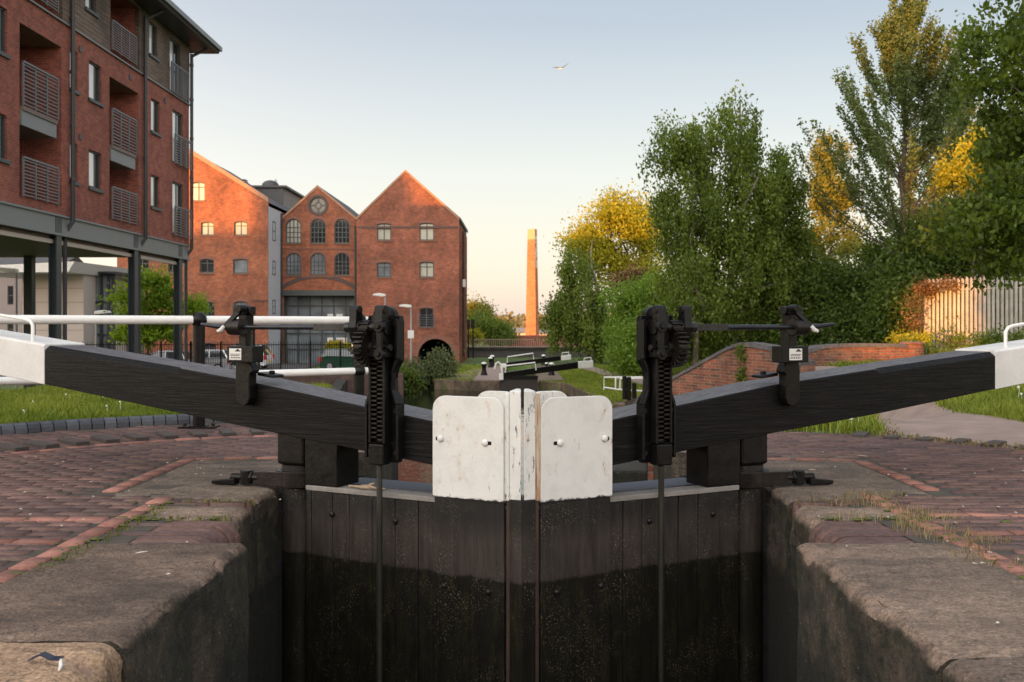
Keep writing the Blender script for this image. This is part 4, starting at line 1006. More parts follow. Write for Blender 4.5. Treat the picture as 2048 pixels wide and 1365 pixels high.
# middle mill with the glazed entrance
YM = 76.0
wins = []
for cx in (587, 636, 684):
    wins.append((arched(PX(cx - 15.5, YM), PX(cx + 15.5, YM), PZ(487, YM), PZ(438, YM), 9, 14), {'pane': M['blind'] if cx == 587 else M['pane_dark'], 'cols': 4, 'rows': (.25, .45, .65)}))
    wins.append((arched(PX(cx - 15.5 + (1 if cx < 600 else 0), YM), PX(cx + 15.5, YM), PZ(551, YM), PZ(506, YM), 9, 14), {'pane': M['pane'] if cx != 684 else M['pane_dark'], 'cols': 4, 'rows': (.22, .42, .6)}))
wins.append((circle(PX(636, YM), PZ(411, YM), 16.5 * YM / F), {'cols': 1, 'rows': (), 'arch': False, 'sill': False, 'pane': M['pane_grey']}))
hole = rect(PX(567, YM), PX(711, YM), LOW - .4, PZ(592, YM))
mid, frm = mill('gabled_mill', 'smaller brick gabled mill with round window, six arched windows and glazed entrance', YM, 14, PX(563, YM), PX(714, YM), PZ(441, YM), PZ(442, YM), PX(635, YM), PZ(376, YM), wins, M['mill_brick'], [hole])
cu, cv, r = PX(636, YM), PZ(411, YM), 16.5 * YM / F
mb = MB()
mb.ring(circle(cu, cv, r * .42, 16), .07, frm, .09, .16)
for a in (0, math.pi / 2, math.pi, 3 * math.pi / 2): mb.bar(frm(cu + r * .4 * math.cos(a), cv + r * .4 * math.sin(a), .12), frm(cu + r * .97 * math.cos(a), cv + r * .97 * math.sin(a), .12), .09, .06, (0, 1, 0))
mb.build('round_window_bars', M['frame'], mid)
MB().ring(circle(cu, cv, r * 1.28, 28), r * .27, frm, -.03, .02).build('round_arch', M['archdark'], mid)
mb = MB()
aa = np.linspace(-.62, .62, 14); rad = (PX(711, YM) - PX(563, YM)) / 2 / math.sin(.62) * .98; ccv = PZ(557, YM) - rad; n = 14; vs = []
for (rr2, d) in ((rad, -.035), (rad + .3, -.035), (rad + .3, .02), (rad, .02)): vs += [frm((PX(563, YM) + PX(711, YM)) / 2 + rr2 * math.sin(a), ccv + rr2 * math.cos(a), d) for a in aa]
fs = []
for k in range(4):
    a, b = k * n, ((k + 1) % 4) * n; fs += [(a + i, a + i + 1, b + i + 1, b + i) for i in range(n - 1)]
mb.add(vs, fs).build('relieving_arch', M['archdark'], mid)
mb = MB()
for py in (497, 553): mb.fbox(frm, PX(563, YM) + .05, PX(713, YM) - .05, PZ(py + 2, YM), PZ(py - 1, YM), -.04, .01)
mb.build('string_course', M['archbrick'], mid)
MB().fbox(frm, PX(564, YM), PX(712, YM), PZ(592, YM) + .01, PZ(581, YM), -.16, .02).build('lintel_beam', M['frame'], mid)
# glazed entrance screen
ent = MB(); e0, e1, ez0, ez1 = PX(567, YM), PX(711, YM), LOW, PZ(592, YM)
for k in range(7): u = e0 + (e1 - e0) * k / 6; ent.fbox(frm, u - .05, u + .05, ez0, ez1, .9, 1.02)
for py in (592, 612, 636, 668, 700): ent.fbox(frm, e0, e1, PZ(py, YM) - .06, PZ(py, YM) + .06, .905, 1.015)
eo = ent.build('entrance_screen', M['frame'], mid)
MB().fbox(frm, e0, e1, ez0, ez1, .96, .97).build('pane', M['pane'], eo)
mb = MB()
for (a, b, c, d) in ((650, 663, 628, 652), (668, 681, 628, 652), (650, 664, 676, 698), (668, 690, 676, 698)): mb.fbox(frm, PX(a, YM), PX(b, YM), PZ(d, YM), PZ(c, YM), .93, .945)
mb.build('noticeboard', M['white'], eo)
mb = MB()
for (a, b, c, d) in ((653, 660, 633, 645), (671, 678, 634, 646), (653, 660, 681, 692), (673, 682, 680, 692)): mb.fbox(frm, PX(a, YM), PX(b, YM), PZ(d, YM), PZ(c, YM), .918, .929)
mb.build('poster', plain('brown_poster', (.36, .16, .08), .6, .4, 2, 0), eo)
lt = NT('lit_strip'); lt.b.inputs['Emission Color'].default_value = (1, .62, .18, 1); lt.b.inputs['Emission Strength'].default_value = 1.1; M['lit'] = lt.m
MB().fbox(frm, PX(700, YM), PX(702.5, YM), PZ(716, YM), PZ(625, YM), .86, .9).build('light_strip', M['lit'], eo)
mb = MB().add([(e0, YM + .22, ez0), (e0, YM + .98, ez0), (e0, YM + .98, ez1), (e0, YM + .22, ez1), (e1, YM + .22, ez0), (e1, YM + .98, ez0), (e1, YM + .98, ez1), (e1, YM + .22, ez1)], [(0, 1, 2, 3), (4, 5, 6, 7), (3, 2, 6, 7)])
mb.build('entrance_recess', M['frame'], mid)
MB().tube([(PX(714, YM) - .1, YM - .12, 8.6), (PX(714, YM) - .1, YM - .12, LOW)], .09, 8).build('downpipe', M['fascia'], mid)
# left mill, sunlit gable
YL = 72.0
wins = []
for (a, b, c, d, kw) in ((383, 410, 364, 402, {'rows': (.72,)}), (402, 428, 444, 471, {}), (468, 495, 443, 471, {}), (400, 428, 518, 546, {'pane': M['pane_dark']}), (466, 496, 518, 547, {'pane': M['pane'], 'cols': 1, 'rows': ()}),
                        (402, 429, 604, 634, {'pane': M['pane_dark']}), (468, 495, 603, 634, {'pane': M['pane'], 'rail': True}), (404, 432, 687, 716, {'pane': M['pane_dark']}), (468, 496, 687, 716, {'pane': M['pane_dark']}), (336, 352, 518, 546, {'pane': M['pane_dark']}), (336, 352, 604, 634, {'pane': M['pane_dark']}), (270, 298, 518, 546, {'pane': M['pane_dark']})):
    wins.append((wr(a, b, c, d, YL, .09), kw))
ul0 = PX(234, YL)
lm, frl = mill('brick_warehouse', 'wide orange brick warehouse with a long sunlit sloping gable and paired windows', YL, 16, ul0, PX(536, YL), PZ(322, YL), PZ(405, YL), PX(330, YL), PZ(276, YL), wins, M['mill_brick'], t=-.25, vg=.34, roof_over=0)
MB().add([(PX(536, YL) + .02, YL + .01, LOW - .5), (PX(536, YL) + .02, YM - .01, LOW - .5), (PX(536, YL) + .02, YM - .01, PZ(425, YM)), (PX(536, YL) + .02, YL + .01, PZ(413, YL))], [(0, 1, 2, 3)]).build('rendered_side', M['render'], lm)
frs = lambda u, v, w: (PX(536, YL) + .04 - w, u, v)
for (c, d) in ((443, 482), (522, 550), (600, 628)): window(frs, rect(73.2, 74.0, PZ(d, 73.5), PZ(c, 73.5)), lm, M['frame'], M['pane_dark'], 1, (.5,), -.01, .06)
mb = MB().box(PX(536, YL) - .1, PX(536, YL) + .12, YL + 3.6, YL + 3.8, LOW, PZ(428, YM)); mb.build('corner_pipe', M['steel_dark'], lm)
mb = MB()
for k in range(6): mb.cyl((PX(508 + k * 5, YL), YL - .05, PZ(602, YL)), (PX(508 + k * 5, YL), YL + .02, PZ(602, YL)), .07, n=8)
mb.build('vent_pipes', M['archdark'], lm)
mb = MB().box(PX(480, 76), PX(492, 76), 75.7, 76.4, PZ(385, 76), PZ(366, 76)); mb.box(PX(479, 76), PX(493, 76), 75.6, 76.5, PZ(365.5, 76), PZ(363, 76)); mb.box(PX(479.5, 76), PX(492.5, 76), 75.62, 76.48, PZ(361.5, 76), PZ(360, 76)); mb.build('roof_vent', M['steel'], lm)
# modern dark block behind
YB = 86.0
b = thing('penthouse_block', 'dark grey modern rooftop block rising behind the brick mills', 'building', (PX(545, YB), YB, LOW))
mb = MB().box(PX(486, YB), PX(566, YB), YB, YB + 14, LOW, PZ(376, YB)); mb.build('wall', M['steel_dark'], b)
mb = MB().box(PX(486, YB) - .3, PX(566, YB) + .35, YB - .3, YB + 18, PZ(376, YB), PZ(372, YB)); mb.build('roof', M['fascia'], b)
frb = lambda u, v, w: (PX(566, YB) + .02 - w, u, v)
MB().face(rect(YB, YB + 13.9, LOW, PZ(376, YB) - .01), [rect(YB + 1.6, YB + 2.8, PZ(425, YB), PZ(395, YB)), rect(YB + 7, YB + 8, PZ(425, YB), PZ(395, YB))], frb, .08).build('light_side', M['pinkgrey'], b)
window(frb, rect(YB + 1.6, YB + 2.8, PZ(425, YB), PZ(395, YB)), b, M['frame'], M['pane'], 2, (), .03, .07)
MB().lathe([(.75, 0), (.72, .28), (.5, .5), (.2, .6), (.01, .62)], (PX(535, YB), YB + 1, PZ(372, YB)), 14).build('roof_dome', M['fascia'], b, smooth=True)
mb = MB().cyl((PX(547, YB), YB + .8, PZ(372, YB)), (PX(547, YB), YB + .8, PZ(356, YB)), .03, n=6)
for z in (358, 361, 364): mb.cyl((PX(544, YB), YB + .8, PZ(z, YB)), (PX(550, YB), YB + .8, PZ(z, YB)), .02, n=5)
mb.build('aerial', M['steel'], b)
# white pavilion and glass stair behind the columns
YP = 56.0
p = thing('pavilion', 'pale panel clad pavilion with white overhanging roof seen under the apartments', 'building', (PX(100, YP), YP, LOW))
mb = MB().box(PX(45, YP), PX(167, YP), YP, YP + 6, LOW, PZ(549, YP)); mb.build('panel_wall', M['panel'], p)
mb = MB()
for k in range(1, 6): mb.box(PX(45, YP), PX(167, YP), YP - .006, YP + .01, PZ(549 + k * 28, YP) - .015, PZ(549 + k * 28, YP) + .015)
mb.build('panel_joints', M['pinkgrey'], p)
mb = MB(); mb.hexa([(PX(-60, YP), YP - 2.2, PZ(549, YP)), (PX(172, YP), YP - 2.2, PZ(549, YP)), (PX(178, YP), YP + 7, PZ(549, YP)), (PX(-60, YP), YP + 7, PZ(549, YP)), (PX(-60, YP), YP - 2.2, PZ(540, YP)), (PX(184, YP), YP - 2.2, PZ(528, YP)), (PX(190, YP), YP + 7, PZ(528, YP)), (PX(-60, YP), YP + 7, PZ(540, YP))])
mb.build('roof', M['white'], p)
st = thing('glass_stairwell', 'dark framed glass stairwell between the pavilion and the brick warehouse', 'building', (PX(198, YP), YP + 2, LOW))
mb = MB(); Y2 = YP + 1.5; a, b_, zt = PX(169, Y2), PX(229, Y2), PZ(548, Y2)
for u in (a, a + .9, a + 1.3, b_ - .15): mb.box(u, u + .14, Y2, Y2 + .2, LOW, zt)
for z in (zt - .12, PZ(607, Y2), PZ(672, Y2)): mb.box(a, b_, Y2 + .02, Y2 + .18, z, z + .12)
mb.box(a - .1, b_ + .1, Y2 - .3, Y2 + 5, zt, zt + .12); mb.build('frame', M['steel_dark'], st)
MB().box(a + .05, b_ - .05, Y2 + .09, Y2 + .11, LOW, zt).build('pane', M['pane'], st)
MB().box(a + .05, b_ - .05, Y2 + 4.5, Y2 + 4.7, LOW, zt).build('back_wall', M['pinkgrey'], st)
YG = 80.0
g = thing('terrace_block', 'low pinkish grey block with dark narrow windows at the far left', 'building', (PX(20, YG), YG, LOW))
frg = lambda u, v, w: (u, YG + w, v); hs = []
for a in (-14, 15): 
    for c in (572, 640): hs.append(rect(PX(a, YG), PX(a + 12, YG), PZ(c + 38, YG), PZ(c, YG)))
MB().face(rect(PX(-160, YG), PX(110, YG), LOW, PZ(545, YG)), hs, frg, .15).build('wall', M['pinkgrey'], g)
for h in hs: window(frg, h, g, M['frame'], M['pane_dark'], 1, (.5,), .06, .06)
MB().prism([(YG - .4, PZ(545, YG)), (YG + 8, PZ(545, YG)), (YG + 4, PZ(505, YG))], PX(-160, YG), PX(110, YG), 'yz').build('roof', M['roof'], g)

# ---- chimney
def chimney():
    Yc = 225.0; x0, x1, x2 = PX(1054.2, Yc), PX(1067.5, Yc), PX(1074, Yc)
    zt = PZ(459, Yc); zb = LOW - 1
    cx = PX(1064.5, Yc)
    root = thing('chimney_stack', 'tall tapering square brick factory chimney with white letters down its dark side', 'chimney', (cx, Yc, zb))
    an = R(-18)          # left face turned to the sun, right face in shade
    def ring(z, hw): return [(cx + hw * (math.cos(an) * a - math.sin(an) * b), Yc + hw * (math.sin(an) * a + math.cos(an) * b), z) for a, b in ((-1, -1), (1, -1), (1, 1), (-1, 1))]
    hb, ht = 1.24, .83
    z_s = PZ(480, Yc)
    def hw(z): return hb + (ht - hb) * (z - zb) / (zt - zb)
    mb = MB(); mb.hexa(ring(zb, hb) + ring(z_s, hw(z_s))); mb.build('shaft', M['chim'], root)
    mb = MB(); mb.hexa(ring(z_s + .01, hw(z_s) + .01) + ring(zt, ht)); mb.build('chimney_cap', M['chimcap'], root)
    # letters, strokes on a 3x5 grid, facing right-front
    G = {'M': ['101', '111', '111', '101', '101'], 'A': ['010', '101', '111', '101', '101'], 'J': ['001', '001', '001', '101', '010'], 'O': ['111', '101', '101', '101', '111'], 'R': ['110', '101', '110', '101', '101'], 'F': ['111', '100', '110', '100', '100'], 'X': ['101', '101', '010', '101', '101']}
    ex = Vector((-math.sin(an), math.cos(an), 0)); nrm = Vector((math.cos(an), math.sin(an), 0))
    mb = MB(); z = PZ(474, Yc); lh = 0.82; pitch = (PZ(474, Yc) - PZ(537, Yc)) / 8
    for ch in 'MAJORFAX':
        for r_, row in enumerate(G[ch]):
            for c_, bit in enumerate(row):
                if bit == '1':
                    w = hw(z) * 1.25; u = (c_ - 1) * w / 3; zz = z - r_ * lh / 5
                    c0 = Vector((cx, Yc, 0)) + nrm * (hw(zz) + .03) + ex * u
                    mb.bar((c0.x - ex.x * w / 6.2, c0.y - ex.y * w / 6.2, zz), (c0.x + ex.x * w / 6.2, c0.y + ex.y * w / 6.2, zz), .05, lh / 5 * .96)
        z -= pitch
    mb.build('lettering', M['white'], root)
M['chim'] = brick_mat('chimney_brick', (.46, .15, .06), (.36, .105, .045), (.30, .17, .09), .45, .15, .2)
M['chimcap'] = plain('pale_chimney_cap', (.42, .25, .15), .8, .15, 2, .002)
chimney()

# ---- road bridge, railing, things beyond
YD = 90.0
rb = thing('road_bridge', 'flat dark steel road bridge across the canal with brown bar railing', 'bridge', (PX(1075, YD), YD, LOW))
MB().box(PX(925, YD), PX(1290, YD), YD, YD + 9, PZ(721, YD), PZ(699, YD)).build('deck_girder', plain('dark_bridge_girder', (.075, .068, .068), .7, .25, 1, .002), rb)
MB().box(PX(925, YD), PX(1290, YD), YD - .25, YD + .3, PZ(698.5, YD), PZ(695, YD)).build('deck_edge', M['stone_mid'], rb)
mb = MB()
x = PX(928, YD)
while x < PX(1285, YD): mb.box(x - .022, x + .022, YD - .02, YD + .02, PZ(695, YD), PZ(679, YD)); x += .19
for py in (679, 693.5): mb.box(PX(928, YD), PX(1285, YD), YD - .03, YD + .03, PZ(py, YD) - .04, PZ(py, YD) + .02)
mb.build('railing', plain('brown_railing', (.34, .25, .19), .6, .15, 2, 0), rb)
for px in (936, 1255): MB().box(PX(px, YD) - 1.2, PX(px, YD) + 1.2, YD - .5, YD + 9, -4, PZ(721.5, YD)).build('abutment', M['purple_brick'], rb)
w = MB().box(PX(1015, 120), PX(1180, 120), 120, 121, LOW - 1, PZ(671, 120)); tag(w.build('brick_yard_wall', M['apt_brick'], loc=(PX(1060, 120), 120, LOW), bevel=.05), 'dark red brick yard wall behind the road bridge railing', 'wall')
def shed(x0, x1, Yq, ytop, yeave, label, mat, nm='factory_shed'):
    r_ = thing(nm, label, 'building', (PX((x0 + x1) / 2, Yq), Yq, LOW)); MB().box(PX(x0, Yq), PX(x1, Yq), Yq, Yq + 20, LOW - 1, PZ(yeave, Yq)).build('wall', mat, r_)
    MB().prism([(Yq - .5, PZ(yeave, Yq)), (Yq + 20, PZ(yeave, Yq)), (Yq + 8, PZ(ytop, Yq))], PX(x0, Yq) - .5, PX(x1, Yq) + .5, 'yz').build('roof', M['shedroof'], r_)
M['shedroof'] = plain('grey_shed_roof', (.20, .17, .16), .8, .2, .3, 0)
shed(1018, 1056, 260, 656, 666, 'long low grey roofed factory shed left of the chimney foot', M['panel'])
shed(1074, 1160, 250, 662, 669, 'pale low factory shed with cream wall right of the chimney foot', M['panel'])
sp = thing('church_spire', 'tiny pale church spire on the skyline left of the chimney', 'spire', (PX(1047.5, 700), 700, LOW))
MB().box(PX(1046.3, 700), PX(1048.7, 700), 700, 701, LOW - 2, PZ(645, 700)).build('tower', M['pinkgrey'], sp); MB().lathe([(.6, 0), (.02, 4.5)], (PX(1047.5, 700), 700.5, PZ(645, 700)), 8).build('steeple', M['pinkgrey'], sp)

# ---- humped bridge parapets on the right
def parapet(name, label, plan, tops, zb, th=.36, cop=M['bluebrick'] if False else None, bands=True):
    """plan [(x,y)], tops z per point"""
    root = thing(name, label, 'wall', (plan[0][0], plan[0][1], 0)); N = 14; pts = []
    for i in range(len(plan) - 1):
        for k in range(N):
            t = k / N; pts.append((plan[i][0] + (plan[i + 1][0] - plan[i][0]) * t, plan[i][1] + (plan[i + 1][1] - plan[i][1]) * t, i + t))
    pts.append((*plan[-1], len(plan) - 1))
    def spl(t):
        i = min(int(t), len(tops) - 2); f = t - i; p0 = tops[max(i - 1, 0)]; p1 = tops[i]; p2 = tops[i + 1]; p3 = tops[min(i + 2, len(tops) - 1)]
        return .5 * (2 * p1 + (p2 - p0) * f + (2 * p0 - 5 * p1 + 4 * p2 - p3) * f * f + (3 * p1 - p0 - 3 * p2 + p3) * f ** 3)
    body = MB(); cp = MB()
    for j, (x, y, t) in enumerate(pts):
        a = pts[max(j - 1, 0)]; b = pts[min(j + 1, len(pts) - 1)]; d = Vector((b[0] - a[0], b[1] - a[1], 0)).normalized(); n = Vector((d.y, -d.x, 0)); z = spl(t)
        for mb, o, z0, z1 in ((body, th / 2, zb, z - .10), (cp, th / 2 + .035, z - .10, z)):
            mb.v += [(x + n.x * o, y + n.y * o, z0), (x - n.x * o, y - n.y * o, z0), (x - n.x * o * (.8 if mb is cp else 1), y - n.y * o * (.8 if mb is cp else 1), z1), (x + n.x * o * (.8 if mb is cp else 1), y + n.y * o * (.8 if mb is cp else 1), z1)]
    m = len(pts)
    for mb in (body, cp): mb.f = [(j * 4 + i, j * 4 + (i + 1) % 4, (j + 1) * 4 + (i + 1) % 4, (j + 1) * 4 + i) for j in range(m - 1) for i in range(4)] + [(0, 1, 2, 3), ((m - 1) * 4, (m - 1) * 4 + 1, (m - 1) * 4 + 2, (m - 1) * 4 + 3)]
    body.build('wall', M['bridge_brick'], root); cp.build('coping', M['copingblue'], root)
    return root
M['copingblue'] = brick_mat('blue_coping_brick', (.070, .068, .078), (.115, .095, .092), (.11, .10, .09), .11, .3, .4, 0, .012)
parapet('bridge_parapet', 'nearer humped red brick parapet with blue coping beside the canal arm', [(3.90, 27.0), (4.45, 26.0), (4.95, 25.0), (5.35, 24.0), (5.72, 23.0), (6.0, 22.2), (6.2, 21.6)],
        [PZ(762, 27), PZ(737, 26), PZ(708, 25), PZ(686, 24), PZ(690, 23), PZ(702, 22.2), PZ(722, 21.6)], -3.5)
q = parapet('bridge_parapet', 'farther long red brick parapet with blue coping behind the towpath', [(7.0, 26.2), (7.45, 27.2), (8.2, 27.7), (9.4, 28.0), (10.9, 28.2)], [PZ(731, 26.2), PZ(706, 27.2), PZ(691, 27.7), PZ(687, 28), PZ(688, 28.2)], -1.0)
mb = MB().cyl((11.05, 28.25, -1), (11.05, 28.25, PZ(688, 28.2)), .32, n=18); mb.cyl((11.05, 28.25, PZ(688, 28.2)), (11.05, 28.25, PZ(684, 28.2)), .36, .30, n=18); mb.build('end_pier', M['bridge_brick'], q, smooth=True)

# ---- steel palisade fence
def palisade():
    pts = [(13.45, 33.0), (13.9, 27.5), (14.1, 22)]
    p0 = Vector((13.75, 34.0, 0)); p1 = Vector((19.6, 27.6, 0)); d = (p1 - p0); L = d.length; d.normalize(); n = Vector((-.74, -.67, 0))
    root = thing('palisade_fence', 'tall pale galvanised palisade fence half lit by the low sun', 'fence', (p0.x, p0.y, .2))
    def zb(t): return .30 + .10 * t / L
    mb = MB(); t = 0; rr = random.Random(3)
    while t < L:
        p = p0 + d * t; z0 = zb(t) - .35; z1 = zb(t) + 2.35 + rr.uniform(-.03, .03); h = .050
        for sg in (-1, 1):     # W section pale
            a = p + d * (sg * h); b = p + n * .035
            mb.hexa([(a.x, a.y, z0), (b.x, b.y, z0), (b.x + .006, b.y, z0), (a.x + .006, a.y, z0), (a.x, a.y, z1 - .08), (b.x, b.y, z1), (b.x + .006, b.y + .006, z1), (a.x + .006, a.y + .006, z1 - .08)])
        t += .142
    mb.build('pales', M['galv'], root)
    for dz in (.45, 1.95):
        mb = MB(); mb.bar((p0.x + .05, p0.y + .05, zb(0) + dz), (p1.x + .05, p1.y + .05, zb(L) + dz), .05, .05); mb.build('rail', M['galv'], root)
    t = 0
    while t < L:
        p = p0 + d * t; MB().box(p.x + .04, p.x + .14, p.y - .045, p.y + .045, zb(t) - .3, zb(t) + 2.2).build('post', M['galv_dark'], root); t += 2.75
M['galv'] = plain('galvanised_steel', (.36, .33, .29), .6, .22, 3, .001, .0)
M['galv_dark'] = plain('galvanised_post', (.30, .30, .31), .6, .2, 3, .001, .0)
palisade()

# ---- car park wall, railing, cars
YW = 49.0
tag(MB().box(PX(180, YW), PX(806, YW), YW, YW + .3, LOW - .6, PZ(747, YW)).build('dwarf_wall', M['purple_brick'], loc=(PX(600, YW), YW, LOW), bevel=.03), 'low dark brick retaining wall along the car park', 'wall')
fr_ = thing('bar_fence', 'black bow topped bar fence standing on the dark car park wall', 'fence', (PX(450, YW), YW + .15, PZ(747, YW)))
mb = MB(); x = PX(130, YW); k = 0; zt, zb_ = PZ(686, YW), PZ(747, YW)
while x < PX(716, YW): mb.cyl((x, YW + .15, zb_), (x, YW + .15, zt + (.05 if k % 2 else 0)), .012, n=5); x += .115; k += 1
mb.build('bars', M['iron'], fr_)
for z in (zt - .12, zb_ + .10): MB().box(PX(130, YW), PX(716, YW), YW + .13, YW + .17, z, z + .04).build('rail', M['iron'], fr_)
for px in range(140, 720, 60): MB().box(PX(px, YW) - .03, PX(px, YW) + .03, YW + .11, YW + .19, LOW, zt + .08).build('post', M['iron'], fr_)
def car(label, x, y, rot, paint, L=3.9, Wd=1.68, H=1.42, kind='hatch'):
    root = thing('parked_car', label, 'car', (x, y, LOW + .05), 'cars in the car park'); root.rotation_euler = (0, 0, 0)
    cr, sr = math.cos(rot), math.sin(rot)
    def tf(a, b, z): return (x + a * cr - b * sr, y + a * sr + b * cr, LOW + .05 + z)
    # profile front = +a
    lo = [(-L / 2, .32), (-L / 2 + .02, .62), (-L / 2 + .10, .90), (-L / 2 + .45, .97), (L / 2 - 1.25, .93), (L / 2 - .35, .78), (L / 2 - .06, .60), (L / 2, .36), (L / 2 - .1, .20), (-L / 2 + .1, .20)]
    def slab(prof, hw, mb):
        n = len(prof); a0 = 0
        for sg in (-1, 1):
            for (a, z) in prof:
                e = .10 * max(0, (abs(a) - L / 2 + .5) / .5); mb.v.append((a, sg * (hw - e - .06 * max(0, z - .6)), z))
        tri = tessellate_polygon([[Vector((a, z, 0)) for a, z in prof]])
        mb.f += [tuple(t) for t in tri] + [tuple(i + n for i in t) for t in tri] + [(i, (i + 1) % n, (i + 1) % n + n, i + n) for i in range(n)]; return mb
    body = slab(lo, Wd / 2, MB(tf)).build('body', paint, root, bevel=.04)
    c0, c1 = (-L / 2 + .12, L / 2 - 1.15) if kind == 'hatch' else (-L / 2 + .65, L / 2 - 1.15)
    rf = [(c0 + .28, H), (c1 - .85, H)]
    mb = MB(tf); w0, w1 = Wd / 2 - .06, Wd / 2 - .22; zb = .90
    mb.hexa([(c0, -w0, zb), (c1, -w0, zb), (c1, w0, zb), (c0, w0, zb), (rf[0][0], -w1, H - .05), (rf[1][0], -w1, H - .05), (rf[1][0], w1, H - .05), (rf[0][0], w1, H - .05)]); mb.build('windows', M['pane_dark'], root, bevel=.02)
    MB(tf).hexa([(rf[0][0] - .03, -w1 - .03, H - .055), (rf[1][0] + .04, -w1 - .03, H - .055), (rf[1][0] + .04, w1 + .03, H - .055), (rf[0][0] - .03, w1 + .03, H - .055), (rf[0][0] + .05, -w1 + .05, H), (rf[1][0] - .05, -w1 + .05, H), (rf[1][0] - .05, w1 - .05, H), (rf[0][0] + .05, w1 - .05, H)]).build('roof_panel', paint, root, bevel=.015)
    mb = MB(tf); mid = (c0 + c1) / 2 - .1
    for sg in (-1, 1):
        for (a0, z0, a1, z1) in ((c0, .9, rf[0][0], H - .03), (c1, .9, rf[1][0], H - .03), (mid, .9, mid, H - .03)):
            mb.bar((a0, sg * (w0 + .008), z0), (a1, sg * (w1 + .008), z1), .07, .05, (0, 1, 0))
    mb.build('pillars', paint, root)
    for a in (-L / 2 + .68, L / 2 - .72):
        for sg in (-1, 1):
            t = MB(tf).cyl((a, sg * (Wd / 2 - .16), .30), (a, sg * (Wd / 2 + .015), .30), .30, n=20).build('wheel', M['tyre'], root, bevel=.02)
            MB(tf).lathe([(.01, 0)], (0, 0, 0), 3) if False else None
            MB(tf).cyl((a, sg * (Wd / 2 + .012), .30), (a, sg * (Wd / 2 + .03), .30), .19, .17, n=14).build('rim', M['alloy'], t)
    for sg in (-1, 1):
        MB(tf).box(-L / 2 - .012, -L / 2 + .14, sg * (Wd / 2 - .13) - .08, sg * (Wd / 2 - .13) + .08, .62, .92).build('tail_lamp', M['redlamp'], root, bevel=.01)
        MB(tf).box(L / 2 - .28, L / 2 - .02, sg * (Wd / 2 - .30) - .14, sg * (Wd / 2 - .30) + .14, .58, .72).build('headlamp', M['clearlamp'], root, bevel=.01)
    MB(tf).box(-L / 2 - .02, -L / 2 + .02, -.26, .26, .45, .56).build('number_plate', M['yellow'], root)
def paintm(nm, c, r=.28, m=0): 
    t = NT(nm); t.base(c); t.rough(r); t.b.inputs['Metallic'].default_value = m; t.b.inputs['Coat Weight'].default_value = .6; t.b.inputs['Coat Roughness'].default_value = .08; return t.m
YCR = 63.0
car('dark green hatchback parked in front of the glazed mill entrance', PX(702, YCR), YCR, 0, paintm('green_paint', (.012, .050, .032)), 3.75)
car('pale silver hatchback parked at the left of the row by the warehouse', PX(400, 60), 60.5, math.pi, paintm('silver_paint', (.42, .43, .46), .3, .5), 3.7)
car('dark blue hatchback with alloy wheels parked in front of the warehouse', PX(447, 62), 61, math.pi * .98, paintm('blue_paint', (.09, .11, .16), .3, .4), 3.8)
car('white people carrier parked behind the blue hatchback', PX(476, 66), 66.5, math.pi * .97, paintm('white_car_paint', (.55, .56, .58)), 4.1, 1.75, 1.62)
car('black saloon parked under the apartments near the left column', PX(245, 56), 56, math.pi, paintm('black_paint', (.018, .018, .022)), 4.2, 1.72, 1.38, 'saloon')
car('light grey hatchback with red lamp showing between two columns', PX(318, 58), 58, math.pi, paintm('grey_paint', (.30, .31, .33), .3, .4), 3.8)

# ---- lamps and signs
def lamp(label, px, Yq, ytop, sgn=-1, plate=False, arm=.75):
    x = PX(px, Yq); zt = PZ(ytop, Yq); root = thing('street_lamp', label, 'street lamp', (x, Yq, hgt(x, Yq)))
    MB().tube([(x, Yq, LOW - .2), (x, Yq, zt - .25)], [.07, .045], 8).build('pole', M['galv_dark'], root, smooth=True)
    mb = MB(); pr = [(x - sgn * .05, -.09), (x + sgn * arm * .2, -.12), (x + sgn * arm, -.05), (x + sgn * arm * .95, .05), (x + sgn * arm * .5, .10), (x - sgn * .02, .04)]
    mb.prism([(a, zt - .12 + b) for a, b in pr], Yq - .16, Yq + .16, 'xz'); mb.build('lamp_head', M['white'], root, bevel=.03)
    if plate: MB().box(x - .19, x + .19, Yq - .10, Yq - .075, PZ(677, Yq), PZ(661, Yq)).build('sign_plate', M['white'], root)
lamp('grey street lamp rising just behind the left paddle gear', 770, 62, 586)
lamp('grey street lamp with a small white sign on its pole', 822, 62, 608, -1, True)
lamp('short street lamp among the columns in front of the glass stairwell', 192, 52, 620, 1)
lamp('broad headed lamp under the apartments at the far left', 33, 44, 534, -1, False, 1.4)
def signal(label, px, Yq, y0):
    x = PX(px, Yq); root = thing('traffic_light', label, 'traffic light', (x, Yq, LOW))
    MB().cyl((x, Yq, LOW), (x, Yq, PZ(y0, Yq)), .06, n=8).build('pole', M['iron'], root)
    MB().box(x - .16, x + .16, Yq - .28, Yq - .07, PZ(y0 + 18, Yq), PZ(y0 - 1, Yq)).build('signal_head', M['iron'], root, bevel=.02)
    mb = MB()
    for k in range(3): mb.cyl((x, Yq - .30, PZ(y0 + 2.5 + k * 6, Yq)), (x, Yq - .281, PZ(y0 + 2.5 + k * 6, Yq)), .10, n=12)
    mb.build('lens', plain('unlit_lens', (.05, .02, .02), .3, .2, 3, 0), root)
signal('black traffic light beside the mill corner, nearer the wall', 936.5, 87, 641); signal('black traffic light beside the mill corner, nearer the bush', 946, 88, 640)

